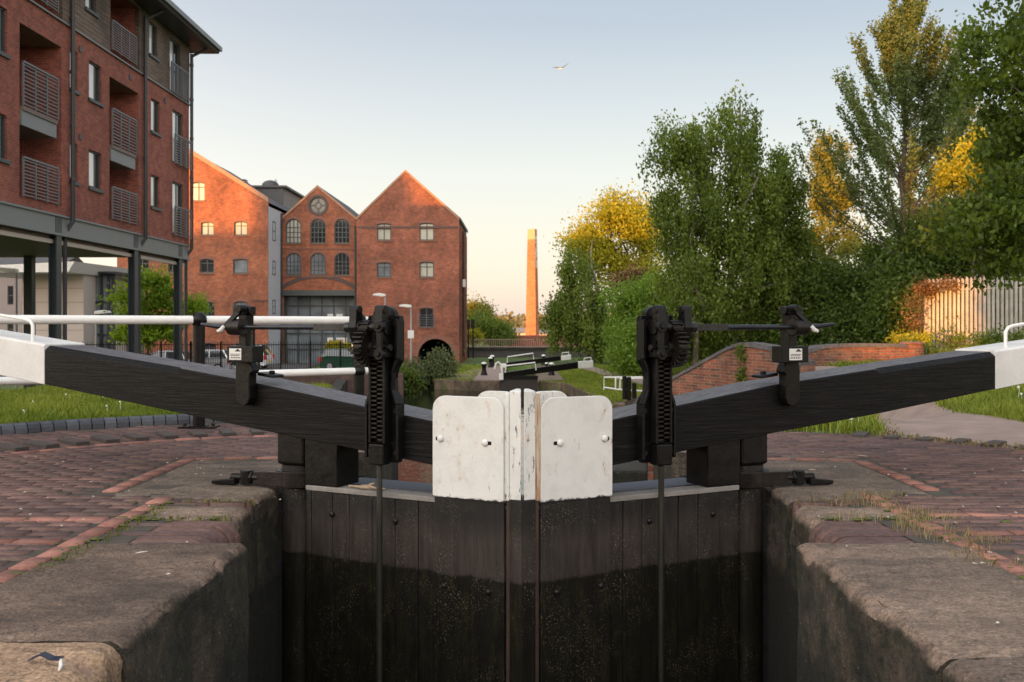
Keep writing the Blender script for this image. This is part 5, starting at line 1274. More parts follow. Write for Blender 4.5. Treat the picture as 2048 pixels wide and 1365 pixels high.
# ---- canal banks and the far lock
def bank(label, pts, zt=LOW + .02, th=.5, mat=M['bank'], hh=.9):
    mb = MB(); rr = random.Random(len(label))
    for a, b in zip(pts[:-1], pts[1:]):
        d = Vector((b[0] - a[0], b[1] - a[1], 0)); L = d.length; d.normalize(); n = Vector((d.y, -d.x, 0)); t = 0
        while t < L - .05:
            w = min(rr.uniform(.7, 1.3), L - t); p0 = Vector((*a, 0)) + d * t; p1 = p0 + d * (w - .015); o = rr.uniform(-.03, .03); z = zt + rr.uniform(-.03, .02)
            i0 = n * o; i1 = n * (o - th)
            mb.hexa([(p + i)[:] [:2] + (zz,) for zz in (zt - hh, z) for p, i in ((p0, i0), (p1, i0), (p1, i1), (p0, i1))]); t += w
    return tag(mb.build('canal_bank_wall', mat, loc=(*pts[0], zt - hh), bevel=.03), label, 'canal wall')
bank('stone edged canal bank left of the far lock mouth', [(-5.0, 57.0), (-4.75, 53.6), (-1.2, 52.2)])
bank('stone edged canal bank right of the far lock, angling towards the camera', [(.85, 52.0), (2.2, 50.6), (3.35, 37.0), (5.3, 42.4)])
bank('low dark bank wall along the left side of the canal basin', [(-9.2, 49.5), (-7.6, 38), (-5.2, 26), (-3.1, 16.5), (-1.8, 12.2)], LOW + .3, .5, M['lockwall'], 1.6)
bank('dark stone bank on the right below the near lock', [(1.55, 12.2), (3.2, 24), (3.8, 26.9)], -.7, .5, M['lockwall'], 2.5)
fl = thing('far_lock', 'stone walls of the farther lock beyond the basin', 'lock wall', (-.2, 52, LOW))
for a, b in ((-2.6, -1.2), (.8, 2.2)): MB().box(a, b, 52.25 if a < 0 else 52.1, 71, -4.4, LOW + .055).build('lock_side', M['bank'], fl, bevel=.05)
def far_gate(label, Yq, x0, x1, pts, tip, gx, rail_pts, hook=None, yb=785):
    """pts: beam (px, ytop, ybot) left->right"""
    root = thing('balance_gate', label, 'lock gate', (PX((x0 + x1) / 2, Yq), Yq, WL))
    if yb: 
        MB().box(PX(x0, Yq), PX(x1, Yq), Yq, Yq + .3, -4, PZ(758, Yq)).build('planking', M['gate_far'], root); MB().box(PX(x0 - 1, Yq), PX(x1 + 1, Yq), Yq - .08, Yq + .35, PZ(758, Yq) + .003, PZ(752, Yq)).build('top_rail', M['iron'], root)
    dY = 1.6
    def ym(px): return Yq + dY * (px - pts[0][0]) / (pts[-1][0] - pts[0][0]) 
    def seg(p, q, mat, nm, gro=0):
        mb = MB()
        for (px, t, b) in (p, q):
            y = ym(px); mb.v += [(PX(px, y), y - .17 - gro, PZ(b, y) - gro), (PX(px, y), y + .17 + gro, PZ(b, y) - gro), (PX(px, y), y + .17 + gro, PZ(t, y) + gro), (PX(px, y), y - .17 - gro, PZ(t, y) + gro)]
        mb.f = [(0, 1, 2, 3), (4, 5, 6, 7)] + [(i, (i + 1) % 4, (i + 1) % 4 + 4, i + 4) for i in range(4)]; return mb.build(nm, mat, root, bevel=.02)
    seg(pts[0], pts[1], M['iron'], 'balance_beam'); seg(pts[1], (tip[0], tip[1], tip[2]), M['white'], 'beam_tip', .015)
    x, t, b = pts[0]; y = Yq; MB().box(PX(x - 4, y), PX(x + 5, y), y - .25, y - .18, PZ(t + 14, y), PZ(t + 1, y)).build('end_plate', M['white'], root, bevel=.02)
    tx = tip[0]; y = ym(tx); z = PZ(tip[1], y)
    MB().tube([(PX(tx - 18, y), y, z), (PX(tx - 18, y), y, z + .14), (PX(tx - 4, y), y, z + .18), (PX(tx - 4, y), y, z)], .025, 6).build('hand_grip', M['white_rail'], root, smooth=True)
    mb = MB().tube([(PX(a, Yq), Yq - .35, PZ(c, Yq)) for a, c in rail_pts], .035, 8); mb.build('gate_handrail', M['white_rail'], root, smooth=True)
    if hook: MB().tube([(PX(a, Yq), Yq - .2, PZ(c, Yq)) for a, c in hook], .05, 8).build('hooked_grip', M['white_rail'], root, smooth=True)
M['gate_far'] = plain('far_gate_timber', (.030, .024, .020), .7, .4, 3, .004)
far_gate('nearer gate of the far lock with long beam and white railing', 51.3, 1001, 1075, [(1002, 746, 757), (1156, 724, 737)], (1186, 722, 735), 1000, [(1011, 745), (1011, 732), (1070, 725), (1072, 740)], [(990, 738), (992, 727), (997, 724), (1002, 729), (1005, 748)])
far_gate('farther gate of the far lock with shorter looking beam and white tip', 68, 1008, 1072, [(1008, 726, 736), (1122, 712, 721)], (1142, 710, 719), 1008, [(1014.5, 726), (1015, 714), (1066, 706.5), (1067.5, 719)], None, None)
def bollard(px, ybase, ytop, label):
    y = -(LOW - EYE) * F / (ybase - VY); x = PX(px, y); h = (ybase - ytop) * y / F; z0 = LOW + .02
    root = thing('lock_bollard', label, 'bollard', (x, y, z0), 'bollards at the far lock'); r = h * .21
    MB().lathe([(r * 1.25, 0), (r * 1.15, h * .12), (r * .75, h * .40), (r * .66, h * .62), (r * .92, h * .76), (r * .95, h * .86)], (x, y, z0), 16).build('post', M['iron'], root, smooth=True)
    MB().lathe([(r * .96, 0), (r * .9, h * .06), (r * .6, h * .115), (r * .05, h * .14)], (x, y, z0 + h * .862), 16).build('white_cap', M['white'], root, smooth=True)
for a in ((968, 753, 725, 'white capped black bollard on the brown edge left of the far lock'), (984.5, 735, 711, 'white capped bollard left of the far lock, behind the hooked white grip'), (981, 737, 715, 'white capped bollard left of the far lock, second from the back'),
          (1103, 753, 726, 'white capped black bollard in front of the long far beam'), (1093, 744, 726, 'short white topped bollard half hidden behind the far beam'), (1087, 731, 710, 'distant white capped bollard beyond the far beam')): bollard(*a)
ar = MB().add([(-4.6, 53.9, LOW + .06), (-1.25, 52.5, LOW + .06), (-1.25, 70, LOW + .06), (-2.6, 70, LOW + .06)], [(0, 1, 2, 3)]); tag(ar.build('lockside_paving', M['path']), kind='structure')
# white guard rail and three posts on the right bank
YQ = 38.5
gr = thing('guard_rail', 'low white tubular guard rail on the right bank near three black posts', 'railing', (PX(1240, YQ), YQ, LOW))
def V(px, py, y): return (PX(px, y), y, PZ(py, y))
MB().tube([V(1208, 780, YQ), V(1208, 755, YQ), V(1290, 755, YQ - .5)], .03, 8).build('rail', M['white_rail'], gr, smooth=True)
MB().tube([V(1208, 775, YQ), V(1231, 779, YQ - .2), V(1290, 783, YQ - .5)], .03, 8).build('rail', M['white_rail'], gr, smooth=True)
MB().tube([V(1231, 779, YQ - .2), V(1231, 756, YQ - .2)], .03, 8).build('post', M['white_rail'], gr, smooth=True); MB().tube([V(1240, 779, YQ + 1), V(1240, 757, YQ + 1)], .03, 8).build('post', M['white_rail'], gr, smooth=True)
MB().tube([V(1231, 757, YQ - .2), V(1240, 758, YQ + 1), V(1290, 757, YQ + 1)], .025, 8).build('rail', M['white_rail'], gr, smooth=True)
for px, y0, y1, nm in ((1249, 752, 799, 'tall black timber post at the water corner, left of three'), (1258, 754, 801, 'tall black timber post at the water corner, middle of three'), (1268.5, 766, 797, 'short black timber post at the water corner, right of three')):
    y = 37.5; mb = MB().cyl(V(px, y1, y), V(px, y0 + 2, y), .085, n=10); mb.cyl(V(px, y0 + 2, y), V(px, y0, y), .085, .06, n=10); tag(mb.build('mooring_post', M['iron'], loc=V(px, y1, y), smooth=True), nm, 'post')
# gull
def gull():
    y = 62.0; c = P(1121, 138, y); root = thing('gull', 'small white gull gliding high in the sky', 'bird', tuple(c))
    MB().ball(c, .062, 12, (2.4, .9, .8)).build('body', M['white'], root, smooth=True)
    for sg in (-1, 1):
        mb = MB(); k = 5; vs = []
        for i in range(k + 1):
            t = i / k; x = c.x + (.10 - t * .12) * 0 - sg * t * .50; yy = c.y + sg * .0; z = c.z + .02 + (.16 * t if sg > 0 else .20 * t) - .10 * t * t * (1 if sg > 0 else -1.4); ch = .10 * (1 - t * .85)
            vs += [(x, yy - ch, z), (x, yy + ch, z), (x, yy + ch, z + .018), (x, yy - ch, z + .018)]
        mb.v = vs; mb.f = [(j * 4 + i, j * 4 + (i + 1) % 4, (j + 1) * 4 + (i + 1) % 4, (j + 1) * 4 + i) for j in range(k) for i in range(4)] + [(0, 1, 2, 3), (k * 4, k * 4 + 1, k * 4 + 2, k * 4 + 3)]
        mb.build('wing', plain('gull_wing', (.12, .115, .115), .7, .2, 9, 0), root, smooth=True)
gull()
# unseen blocks added behind the camera to shade the scene: label, x0, x1, y, top, ridge
SHADE_BLOCKS = [('long added shade block behind the camera on the far left', -165, -100.3, -80, 19.8, .2), ('added shade block behind the camera, left of the gapped slabs', -75.9, -50.1, -80, 21.2, .4),
        ('lower added shade block behind the camera beside the tall one', -87.2, -76, -80, 19.4, .2), ('added shade block behind the camera, right of the gapped slabs', -45.0, 60, -80, 21.4, .4)]
t_ = thing('shade_tower', 'tall added shade block with sloping top behind the camera', 'building', (-94, -84, 0))
MB().prism([(-100.2, -2), (-87.3, -2), (-87.3, 19.8), (-92.2, 23.0), (-92.6, 25.0), (-100.2, 25.8)], -83, -80, 'xz').build('wall', M['apt_brick'], t_)  # unseen and added, outline shaped for the shade edge on the mill gable
t_ = thing('gapped_shade', 'added shade slabs with gaps for the sun behind the camera', 'building', (-47.5, -81, 0))
for i_, (z0, z1) in enumerate(((-2, 8.9), (11.9, 15.2), (17.8, 21.5))): MB().box(-50.05, -45.05, -82.2, -80.8, z0, z1).build('shade_slab', M['apt_brick'], t_)  # unseen and added, gaps let sun reach the fence and yellow tree
# ------------------------------------------------------------------ trees and plants
def leaves_mesh(name, pts, size, rg, droop=0.0, aspect=.55, tint=None, nvert=4, flat=0.0):
    n = len(pts); d = rg.normal(size=(n, 3)); d[:, 2] -= droop * 2
    d /= np.linalg.norm(d, axis=1)[:, None] + 1e-9
    o = rg.normal(size=(n, 3)); o[:, 2] += flat; b = np.cross(d, o); b /= np.linalg.norm(b, axis=1)[:, None] + 1e-9
    s = size * rg.uniform(.6, 1.3, n)[:, None]; L = d * s; W = b * s * aspect
    if nvert == 4:
        nrm = np.cross(d, b) * s * .12
        v = np.stack([pts - L, pts + W * 1.0 + nrm - L * .1, pts + L, pts - W + nrm - L * .1], 1)
    else:
        nrm = np.cross(d, b) * s * .18
        v = np.stack([pts - L, pts - L * .45 + W * .8 + nrm, pts + L * .25 + W + nrm, pts + L, pts + L * .25 - W + nrm, pts - L * .45 - W * .8 + nrm], 1)
    k = v.shape[1]; f = np.arange(n * k).reshape(n, k); t = rg.uniform(0, 1, n) if tint is None else np.clip(tint + rg.normal(0, .16, n), 0, 1)
    return np_mesh(name, v.reshape(-1, 3), f, np.repeat(t, k))
def branchy(base, tip, r, rg, wob=.04, n=7):
    b = np.array(base); t = np.array(tip); L = np.linalg.norm(t - b); pts = [b + (t - b) * i / n + (rg.normal(0, wob * L, 3) * np.array([1, 1, .3]) if 0 < i < n else 0) for i in range(n + 1)]
    return [tuple(p) for p in pts], [r * (1 - .85 * i / n) for i in range(n + 1)]
def tree(name, label, base, top, blobs, nleaf, size, mat, bark, seed, cat='tree', group=None, trunk_r=.18, nclump=90, spread=.5, droop=.2, hang=0.0, limbs=8, nvert=4, aspect=.55, lean=(0, 0), flat=0, stems=1):
    """blobs: list of (x,y,z, rx,ry,rz, weight): volumes the crown fills with leaf clumps"""
    rg = np.random.default_rng(seed); root = thing(name, label, cat, tuple(base), group)
    base = np.array(base, dtype=float); bl = np.array(blobs, dtype=float); w = bl[:, 6] / bl[:, 6].sum()
    ci = rg.choice(len(bl), nclump, p=w); u = rg.normal(size=(nclump, 3)); u /= np.linalg.norm(u, axis=1)[:, None]; rad = rg.uniform(.2, 1.0, nclump) ** .6 * np.where(rg.uniform(size=nclump) < .16, 1.18, 1.0)
    cc = bl[ci, :3] + u * rad[:, None] * bl[ci, 3:6]
    mb = MB(); t = (base[0] + lean[0], base[1] + lean[1], top)
    for q in range(stems):
        off = (np.array([rg.normal(0, .5), rg.normal(0, .3), 0]) if stems > 1 else np.zeros(3))
        p, r = branchy(base + off * .3, np.array(t) + off * 2, trunk_r, rg, .022, 9); mb.tube(p, r, 8)
        P_ = np.array(p)
        for k in range(limbs):
            i = rg.integers(2, 9); j = rg.integers(0, nclump); cand = cc[rg.integers(0, nclump, 6)]; s0 = P_[i]
            cand = cand[np.argmin(np.linalg.norm(cand - s0 - np.array([0, 0, .8]), axis=1))] if k % 2 else cand[0]
            pp, rr_ = branchy(s0, cand, r[i] * .55, rg, .05, 5); mb.tube(pp, rr_, 5)
    mb.build('trunk', bark, root, smooth=True)
    per = rg.multinomial(nleaf, rg.dirichlet(np.full(nclump, 2.2))); idx = np.repeat(np.arange(nclump), per)
    sp = spread * rg.uniform(.6, 1.35, nclump)[idx]
    off = rg.normal(size=(nleaf, 3)) * sp[:, None] * np.array([1, 1, .75])
    if hang: off[:, 2] -= np.abs(rg.normal(0, hang, nleaf)); off[:, :2] *= .55
    pts = cc[idx] + off; ct = rg.uniform(.2, .8, nclump)[idx]
    me = leaves_mesh('crown', pts, size, rg, droop, aspect, ct, nvert, flat)
    finish('crown', me, mat, root); return root
L_BIRCH = leaf_mat('birch_leaf', (.060, .100, .015), (.185, .245, .042), .46)
L_DARK = leaf_mat('dark_hedge_leaf', (.038, .068, .013), (.125, .180, .032), .42)
L_FRESH = leaf_mat('fresh_spring_leaf', (.075, .145, .016), (.210, .320, .040), .42)
L_OAK = leaf_mat('broad_dark_leaf', (.034, .062, .009), (.150, .205, .026), .48)
L_POP = leaf_mat('poplar_leaf', (.060, .095, .030), (.150, .195, .065), .4)
L_YEL = leaf_mat('yellow_spring_leaf', (.19, .19, .012), (.44, .41, .030), .45)
L_OLIVE = leaf_mat('olive_young_leaf', (.11, .115, .016), (.28, .25, .038), .45)
L_RUST = leaf_mat('dead_rusty_creeper', (.085, .045, .022), (.24, .14, .065), .2)
def bp(px, py, y, rxp, rzp, ry=1.5, w=1): x, _, z = P(px, py, y); k = y / F; return (x, y, z, rxp * k, ry, rzp * k, w)
def bz(px, y): x = PX(px, y); return (x, y, hgt(x, y) - .1)
# birches, centre right
tree('birch_tree', 'tall weeping birch with the highest pointed crown, right of centre', bz(1480, 45), PZ(200, 45), [bp(1470, 265, 45, 55, 70, 1.6, 1.0), bp(1475, 400, 45, 95, 110, 2, 2.0), bp(1490, 540, 45, 100, 110, 2, 2.0), bp(1420, 640, 45, 90, 50, 2, .8)], 36000, .085, L_BIRCH, M['bark_pale'], 1, nclump=230, spread=.38, hang=.55, droop=.8, trunk_r=.2, limbs=14)
tree('birch_tree', 'weeping birch with feathery twin tops just left of the tallest birch', bz(1400, 44), PZ(245, 44), [bp(1332, 290, 44, 34, 45, 1.2, .5), bp(1395, 290, 44, 38, 60, 1.2, .7), bp(1375, 400, 44, 65, 100, 1.8, 1.6), bp(1380, 560, 44, 75, 120, 2, 2.2), bp(1345, 640, 44, 60, 60, 2, .9)], 36000, .08, L_BIRCH, M['bark_pale'], 2, nclump=220, spread=.38, hang=.55, droop=.8, trunk_r=.16, limbs=14, lean=(-.2, 0))
tree('birch_tree', 'birch with a rounded right shoulder behind the right paddle gear', bz(1560, 47), PZ(300, 47), [bp(1550, 370, 47, 55, 70, 1.8, 1), bp(1570, 500, 47, 70, 110, 2, 2), bp(1580, 620, 47, 80, 60, 2, 1.2)], 28000, .085, L_BIRCH, M['bark_pale'], 3, nclump=170, spread=.40, hang=.5, droop=.7, trunk_r=.16, limbs=12)
# willow-like birch by the bridge
tree('weeping_tree', 'drooping green tree standing beside the factory chimney', bz(1185, 76), PZ(480, 76), [bp(1150, 530, 76, 38, 50, 2, 1), bp(1160, 610, 76, 60, 65, 2.5, 2), bp(1115, 640, 76, 28, 50, 2, .7), bp(1200, 650, 76, 40, 50, 2, 1)], 20000, .12, L_BIRCH, M['bark_pale'], 4, nclump=130, spread=.5, hang=.8, droop=.8, trunk_r=.2, limbs=12)
tree('golden_tree', 'golden leaved tree lit by the low sun behind the drooping tree', bz(1250, 92), PZ(400, 92), [bp(1250, 440, 92, 62, 42, 3, 1.6), bp(1185, 490, 92, 55, 36, 3, 1.3), bp(1290, 470, 92, 40, 60, 3, 1), bp(1250, 540, 92, 80, 55, 3, 1.4)], 28000, .15, L_YEL, M['bark'], 5, nclump=150, spread=.75, droop=.1, trunk_r=.25, limbs=14)
tree('copper_tree', 'small copper leaved tree glowing between the golden tree and the birches', bz(1262, 84), PZ(545, 84), [bp(1240, 562, 84, 16, 18, 1, 1), bp(1268, 560, 84, 14, 30, 1, .6)], 2500, .12, L_RUST, M['bark'], 6, nclump=26, spread=.4, trunk_r=.1, limbs=5)
tree('broadleaf_tree', 'green bushy tree between the drooping tree and the birches', bz(1262, 66), PZ(560, 66), [bp(1260, 600, 66, 55, 45, 2.5, 1), bp(1270, 660, 66, 55, 50, 2.5, 1.2), bp(1325, 600, 62, 40, 70, 2, 1)], 19000, .11, L_FRESH, M['bark'], 7, nclump=120, spread=.5, trunk_r=.16, limbs=10)
# dark undergrowth wall behind the parapets
for i, (px, y, py, rx, rz, lab, mt) in enumerate(((1450, 50, 640, 110, 50, 'dark green bank of shrubs behind the nearer bridge parapet', L_DARK), (1600, 46, 600, 90, 80, 'dark green thicket between the birches and the poplar', L_DARK), (1740, 44, 590, 80, 95, 'dark green thicket under the tall poplar', L_DARK), (1835, 40, 560, 60, 110, 'dark green thicket at the left end of the palisade fence', L_DARK), (2010, 40, 600, 120, 70, 'dark green thicket filling the gaps behind the palisade fence', L_DARK), (1285, 58, 690, 50, 40, 'bright green shrub on the bank left of the right paddle gear', L_FRESH))):
    tree('thicket_shrub', lab, bz(px, y), PZ(py - rz * .5, y), [bp(px, py, y, rx, rz, 2, 1), bp(px - rx * .3, py + rz * .7, y - .5, rx * .9, rz * .6, 2, .9), bp(px + rx * .4, py - rz * .4, y + .6, rx * .6, rz * .7, 2, .7)], 17000, .095, mt, M['bark'], 20 + i, 'shrub', nclump=110, spread=.5, trunk_r=.08, limbs=9, stems=2)
tree('sunlit_tree', 'slim young tree with amber sunlit leaves between birch and poplar', bz(1660, 85), PZ(255, 85), [bp(1655, 300, 85, 30, 45, 1.6, .7), bp(1662, 385, 85, 52, 55, 2.4, 1.2), bp(1665, 470, 85, 68, 60, 3, 1.6)], 17000, .14, L_OLIVE, M['bark'], 8, nclump=100, spread=.48, trunk_r=.14, limbs=14)
# poplar: steep rising branches
def poplar(name, label, px, y, ytop, half, seed, n, lab_mat=L_POP):
    rg = np.random.default_rng(seed); b = np.array(bz(px, y)); root = thing(name, label, 'tree', tuple(b)); zt = PZ(ytop, y); mb = MB(); pts = []; tn = []
    p, r = branchy(b, (b[0] - .15, b[1], zt), .17, rg, .008, 12); mb.tube(p, r, 8); Pn = np.array(p); H = zt - b[2]
    for k in range(110):
        f = rg.uniform(.22, .93); s = b + (Pn[-1] - b) * f; az = rg.uniform(0, 6.283); ln = H * (.40 * (1 - f) + .09) * rg.uniform(.6, 1.1); out = half * y / F * (max(.02, .98 - f) ** .85 + .03) * rg.uniform(.5, 1.2) * (1.2 if f < .6 else 1)
        e = s + np.array([math.cos(az) * out, math.sin(az) * out, ln]); mid = s + (e - s) * .5 + np.array([math.cos(az), math.sin(az), 0]) * out * .18
        mb.tube([tuple(s), tuple(mid), tuple(e)], [.045 * (1.15 - f), .026 * (1.15 - f), .006], 5); m = int(n / 110 * rg.uniform(.6, 1.4)); t = rg.uniform(.22, 1.02, m)[:, None]
        q = np.where(t < .5, s + (mid - s) * t * 2, mid + (e - mid) * (t * 2 - 1)); pts.append(q + rg.normal(0, .11, (m, 3))); tn.append(np.full(m, rg.uniform(.2, .8)))
    mb.build('trunk', M['bark'], root, smooth=True); finish('crown', leaves_mesh('crown', np.vstack(pts), .072, rg, .2, .62, np.concatenate(tn)), lab_mat, root)
poplar('poplar_tree', 'very tall open poplar with steep branches and sunlit tip', 1815, 42, -6, 225, 31, 42000)
poplar('poplar_tree', 'paler second poplar behind the tall one, next to the big tree', 1915, 56, 175, 170, 32, 24000)
# the large tree at the right edge and the yellow one behind
YT = 18.5
tree('broadleaf_tree', 'large dark broad leaved tree overhanging the palisade fence at the right edge', (PX(2330, YT), YT, .3), PZ(-60, YT), [bp(2060, 20, YT, 110, 90, 1.6, 1.3), bp(2010, 140, YT, 85, 75, 1.3, 1.2), bp(2060, 260, YT, 85, 80, 1.4, 1.2), bp(2040, 400, YT, 95, 70, 1.4, 1.2), bp(1975, 450, YT - .3, 80, 55, 1.2, .9), bp(2010, 520, YT, 55, 45, 1.0, .35), bp(2150, 260, YT + 1, 140, 320, 2, 2.4)], 22000, .062, L_OAK, M['bark'], 9, nclump=330, spread=.20, droop=.45, trunk_r=.2, limbs=46, nvert=6, aspect=.5, lean=(-1.2, 0))
tree('yellow_tree', 'bright yellow leaved tree lit by the sun under the big dark tree', bz(1965, 36), PZ(270, 36), [bp(1950, 300, 36, 48, 45, 1.2, 1), bp(1920, 345, 36, 40, 28, 1.2, .8), bp(2000, 360, 36, 40, 40, 1.2, .6)], 9000, .075, L_YEL, M['bark'], 10, nclump=60, spread=.26, droop=.6, hang=.25, trunk_r=.1, limbs=8)
tree('broadleaf_tree', 'mid green tree filling the gap behind the palisade fence', bz(1950, 39), PZ(420, 39), [bp(1930, 470, 39, 80, 60, 1.6, 1), bp(2010, 500, 39, 80, 80, 1.6, 1), bp(1900, 530, 40, 60, 60, 1.6, .7)], 15000, .085, L_DARK, M['bark'], 11, nclump=100, spread=.4, trunk_r=.12, limbs=9)
# left side
tree('young_tree', 'fresh green young maple standing among the apartment columns', bz(300, 47.5), PZ(545, 47.5), [bp(300, 570, 47.5, 30, 28, 1, .7), bp(265, 610, 47.5, 42, 40, 1.2, 1), bp(320, 620, 47.5, 50, 45, 1.2, 1.2), bp(385, 620, 47.5, 24, 26, .8, .5), bp(290, 665, 47.5, 60, 22, 1.2, .8)], 9000, .095, leaf_mat('maple_leaf', (.115, .20, .018), (.30, .42, .05), .5), M['bark'], 12, nclump=75, spread=.26, trunk_r=.07, limbs=14, nvert=6)
tree('waterside_bush', 'grey green willow bush at the water in front of the mill arch', (PX(855, 55), 55, WL - .1), PZ(715, 55), [bp(848, 752, 55, 46, 24, 1.5, 1.2), bp(884, 728, 55, 16, 26, 1, .6), bp(815, 750, 55, 22, 30, 1, .5)], 9000, .085, leaf_mat('willow_leaf', (.060, .080, .034), (.15, .18, .085)), M['bark'], 13, 'bush', nclump=70, spread=.36, trunk_r=.05, limbs=12, stems=3)
tree('dark_waterside_bush', 'dark bush overhanging the water behind the left paddle gear', (PX(800, 51), 51, WL), PZ(760, 51), [bp(795, 762, 51, 38, 24, 1, 1)], 4500, .085, L_DARK, M['bark'], 14, 'bush', nclump=40, spread=.3, trunk_r=.04, limbs=6, stems=2)
tree('round_tree', 'round dark green tree beyond the left end of the road bridge', bz(980, 118), PZ(640, 118), [bp(980, 660, 118, 30, 22, 2, 1), bp(962, 650, 118, 18, 20, 2, .6), bp(1003, 672, 118, 18, 12, 2, .5)], 9000, .16, L_BIRCH, M['bark'], 15, nclump=60, spread=.6, trunk_r=.2, limbs=8)
tree('golden_tree', 'pale golden tree beside the mill wall above the traffic lights', bz(950, 135), PZ(600, 135), [bp(945, 622, 135, 12, 26, 2, 1), bp(968, 630, 135, 14, 18, 2, .6)], 4500, .17, L_OLIVE, M['bark'], 16, nclump=40, spread=.6, trunk_r=.2, limbs=8)
tree('blossom_bush', 'bright yellow flowering bush at the foot of the traffic lights', bz(945, 96), PZ(668, 96), [bp(948, 672, 96, 12, 10, 1, 1)], 2200, .13, L_YEL, M['bark'], 17, 'bush', nclump=18, spread=.35, trunk_r=.04, limbs=4)
tree('flower_bed', 'yellow flowering hedge in front of the glazed mill entrance', bz(672, 70), PZ(690, 70), [bp(672, 693, 70, 26, 4, .4, 1)], 2600, .085, L_YEL, M['bark'], 18, 'hedge', nclump=26, spread=.16, trunk_r=.03, limbs=4)
tree('rusty_creeper', 'dead rust coloured creeper climbing the left end of the palisade fence', (13.5, 33.9, .2), 2.3, [(13.75, 33.8, 2.3, .3, .2, .22, 1), (13.5, 34.0, 1.5, .22, .3, .7, .6), (14.3, 33.2, 2.4, .4, .15, .12, .5)], 2600, .045, L_RUST, M['bark'], 19, 'creeper', nclump=42, spread=.16, trunk_r=.03, limbs=18)
tree('bramble', 'green bramble growing along the foot of the palisade fence', (13.6, 31.8, .3), 1.2, [(13.9, 32.8, .65, .7, .4, .35, 1), (15.2, 31.3, .6, .9, .5, .28, 1), (12.6, 32.4, .35, 1.0, .5, .3, .9), (17.0, 29.5, .6, .8, .6, .25, 1), (11.9, 29.4, .2, .7, .5, .3, .7)], 6500, .055, L_BIRCH, M['bark'], 41, 'bramble', nclump=60, spread=.2, trunk_r=.02, limbs=14)
tree('ivy', 'green ivy clump hanging over the humped bridge parapet', (5.35, 23.7, -.6), .3, [(5.30, 23.72, .15, .14, .12, .5, 1)], 900, .045, L_BIRCH, M['bark'], 42, 'ivy', nclump=16, spread=.09, trunk_r=.012, limbs=5)
tree('yellow_bush', 'yellow green bush glowing above the far end of the brick parapet', (PX(1825, 31), 31, 0), .9, [bp(1825, 680, 31, 32, 10, .5, 1)], 1800, .05, L_YEL, M['bark'], 43, 'bush', nclump=20, spread=.14, trunk_r=.02, limbs=5)
for i, (px, y, py, rx, rz) in enumerate(((1715, 100, 540, 60, 60), (1560, 75, 560, 80, 70), (1850, 62, 480, 70, 90))):
    tree('backdrop_tree', ['mid green tree seen in the gap left of the poplar', 'dark green tree seen through the birch crowns', 'green tree standing behind the lower poplar trunk'][i], bz(px, y), PZ(py - rz * .5, y), [bp(px, py, y, rx, rz, 2.5, 1), bp(px, py + rz, y, rx, rz * .8, 2.5, 1)], 11000, .14, L_BIRCH, M['bark'], 50 + i, nclump=90, spread=.6, trunk_r=.18, limbs=8)
# far trees on the horizon
rg = np.random.default_rng(77); pts = []
for k in range(420):
    y = rg.uniform(420, 900); x = PX(rg.uniform(700, 1400), y); h = rg.uniform(5, 9); pts.append(np.array([x, y, LOW + (16 * sm((y - 700) / 900)) + h * .55]) + rg.normal(size=(46, 3)) * np.array([2.2, 2.2, h * .24]))
o = finish('distant_wood', leaves_mesh('distant_wood', np.vstack(pts), 1.0, rg, 0, .8), leaf_mat('distant_leaf', (.10, .10, .055), (.22, .19, .10))); tag(o, 'hazy line of distant trees on the horizon', 'wood', None, 'stuff')

# ---- grass, clocks, weeds
def grass(name, label, region, n, hmin, hmax, seed, mat, zfun, dens=None, wmul=1.0, cat='grass'):
    rg = np.random.default_rng(seed); out = []
    x0, x1, y0, y1 = region[1]
    while sum(len(a) for a in out) < n:
        q = np.stack([rg.uniform(x0, x1, 4000), y0 + (y1 - y0) * rg.uniform(0, 1, 4000) ** (1.0 if dens is None else dens)], 1); out.append(np.array([p for p in q if region[0](p[0], p[1])]).reshape(-1, 2))
    q = np.vstack(out)[:n]; n = len(q); z = np.array([zfun(a, b) for a, b in q]); patch = .5 + .5 * np.sin(q[:, 0] * 2.1 + 1.3 * np.sin(q[:, 1] * 1.7)) * np.sin(q[:, 1] * 2.7 + q[:, 0])
    h = rg.uniform(hmin, hmax, n) * (.65 + .6 * patch); a = rg.uniform(0, 6.283, n); w = .006 * rg.uniform(.6, 1.4, n) * wmul; ln = rg.uniform(.1, .8, n) * h; az = rg.uniform(0, 6.283, n)
    dx, dy = np.cos(a) * w, np.sin(a) * w; bx, by = np.cos(az) * ln, np.sin(az) * ln
    v = np.zeros((n, 5, 3)); v[:, 0] = np.stack([q[:, 0] - dx, q[:, 1] - dy, z - .02], 1); v[:, 1] = np.stack([q[:, 0] + dx, q[:, 1] + dy, z - .02], 1)
    v[:, 2] = np.stack([q[:, 0] + dx * .8 + bx * .35, q[:, 1] + dy * .8 + by * .35, z + h * .55], 1); v[:, 3] = np.stack([q[:, 0] + bx, q[:, 1] + by, z + h], 1); v[:, 4] = np.stack([q[:, 0] - dx * .8 + bx * .35, q[:, 1] - dy * .8 + by * .35, z + h * .55], 1)
    o = finish(name, np_mesh(name, v.reshape(-1, 3), np.arange(n * 5).reshape(n, 5), np.repeat(np.clip(patch * .6 + rg.normal(.2, .2, n), 0, 1), 5)), mat); return tag(o, label, cat, None, 'stuff')
zg = lambda x, y: hgt(x, y) + (.05 if x < 0 and y < 14 else .0)
PATH_POLY = PATH_L + PATH_R[::-1]
def in_path(x, y, m=0.0):
    if m < 0: return inside(x, y, PATH_POLY) or inside(x + m, y, PATH_POLY) or inside(x - m, y, PATH_POLY)
    return inside(x - m, y, PATH_POLY) and inside(x + m, y, PATH_POLY)
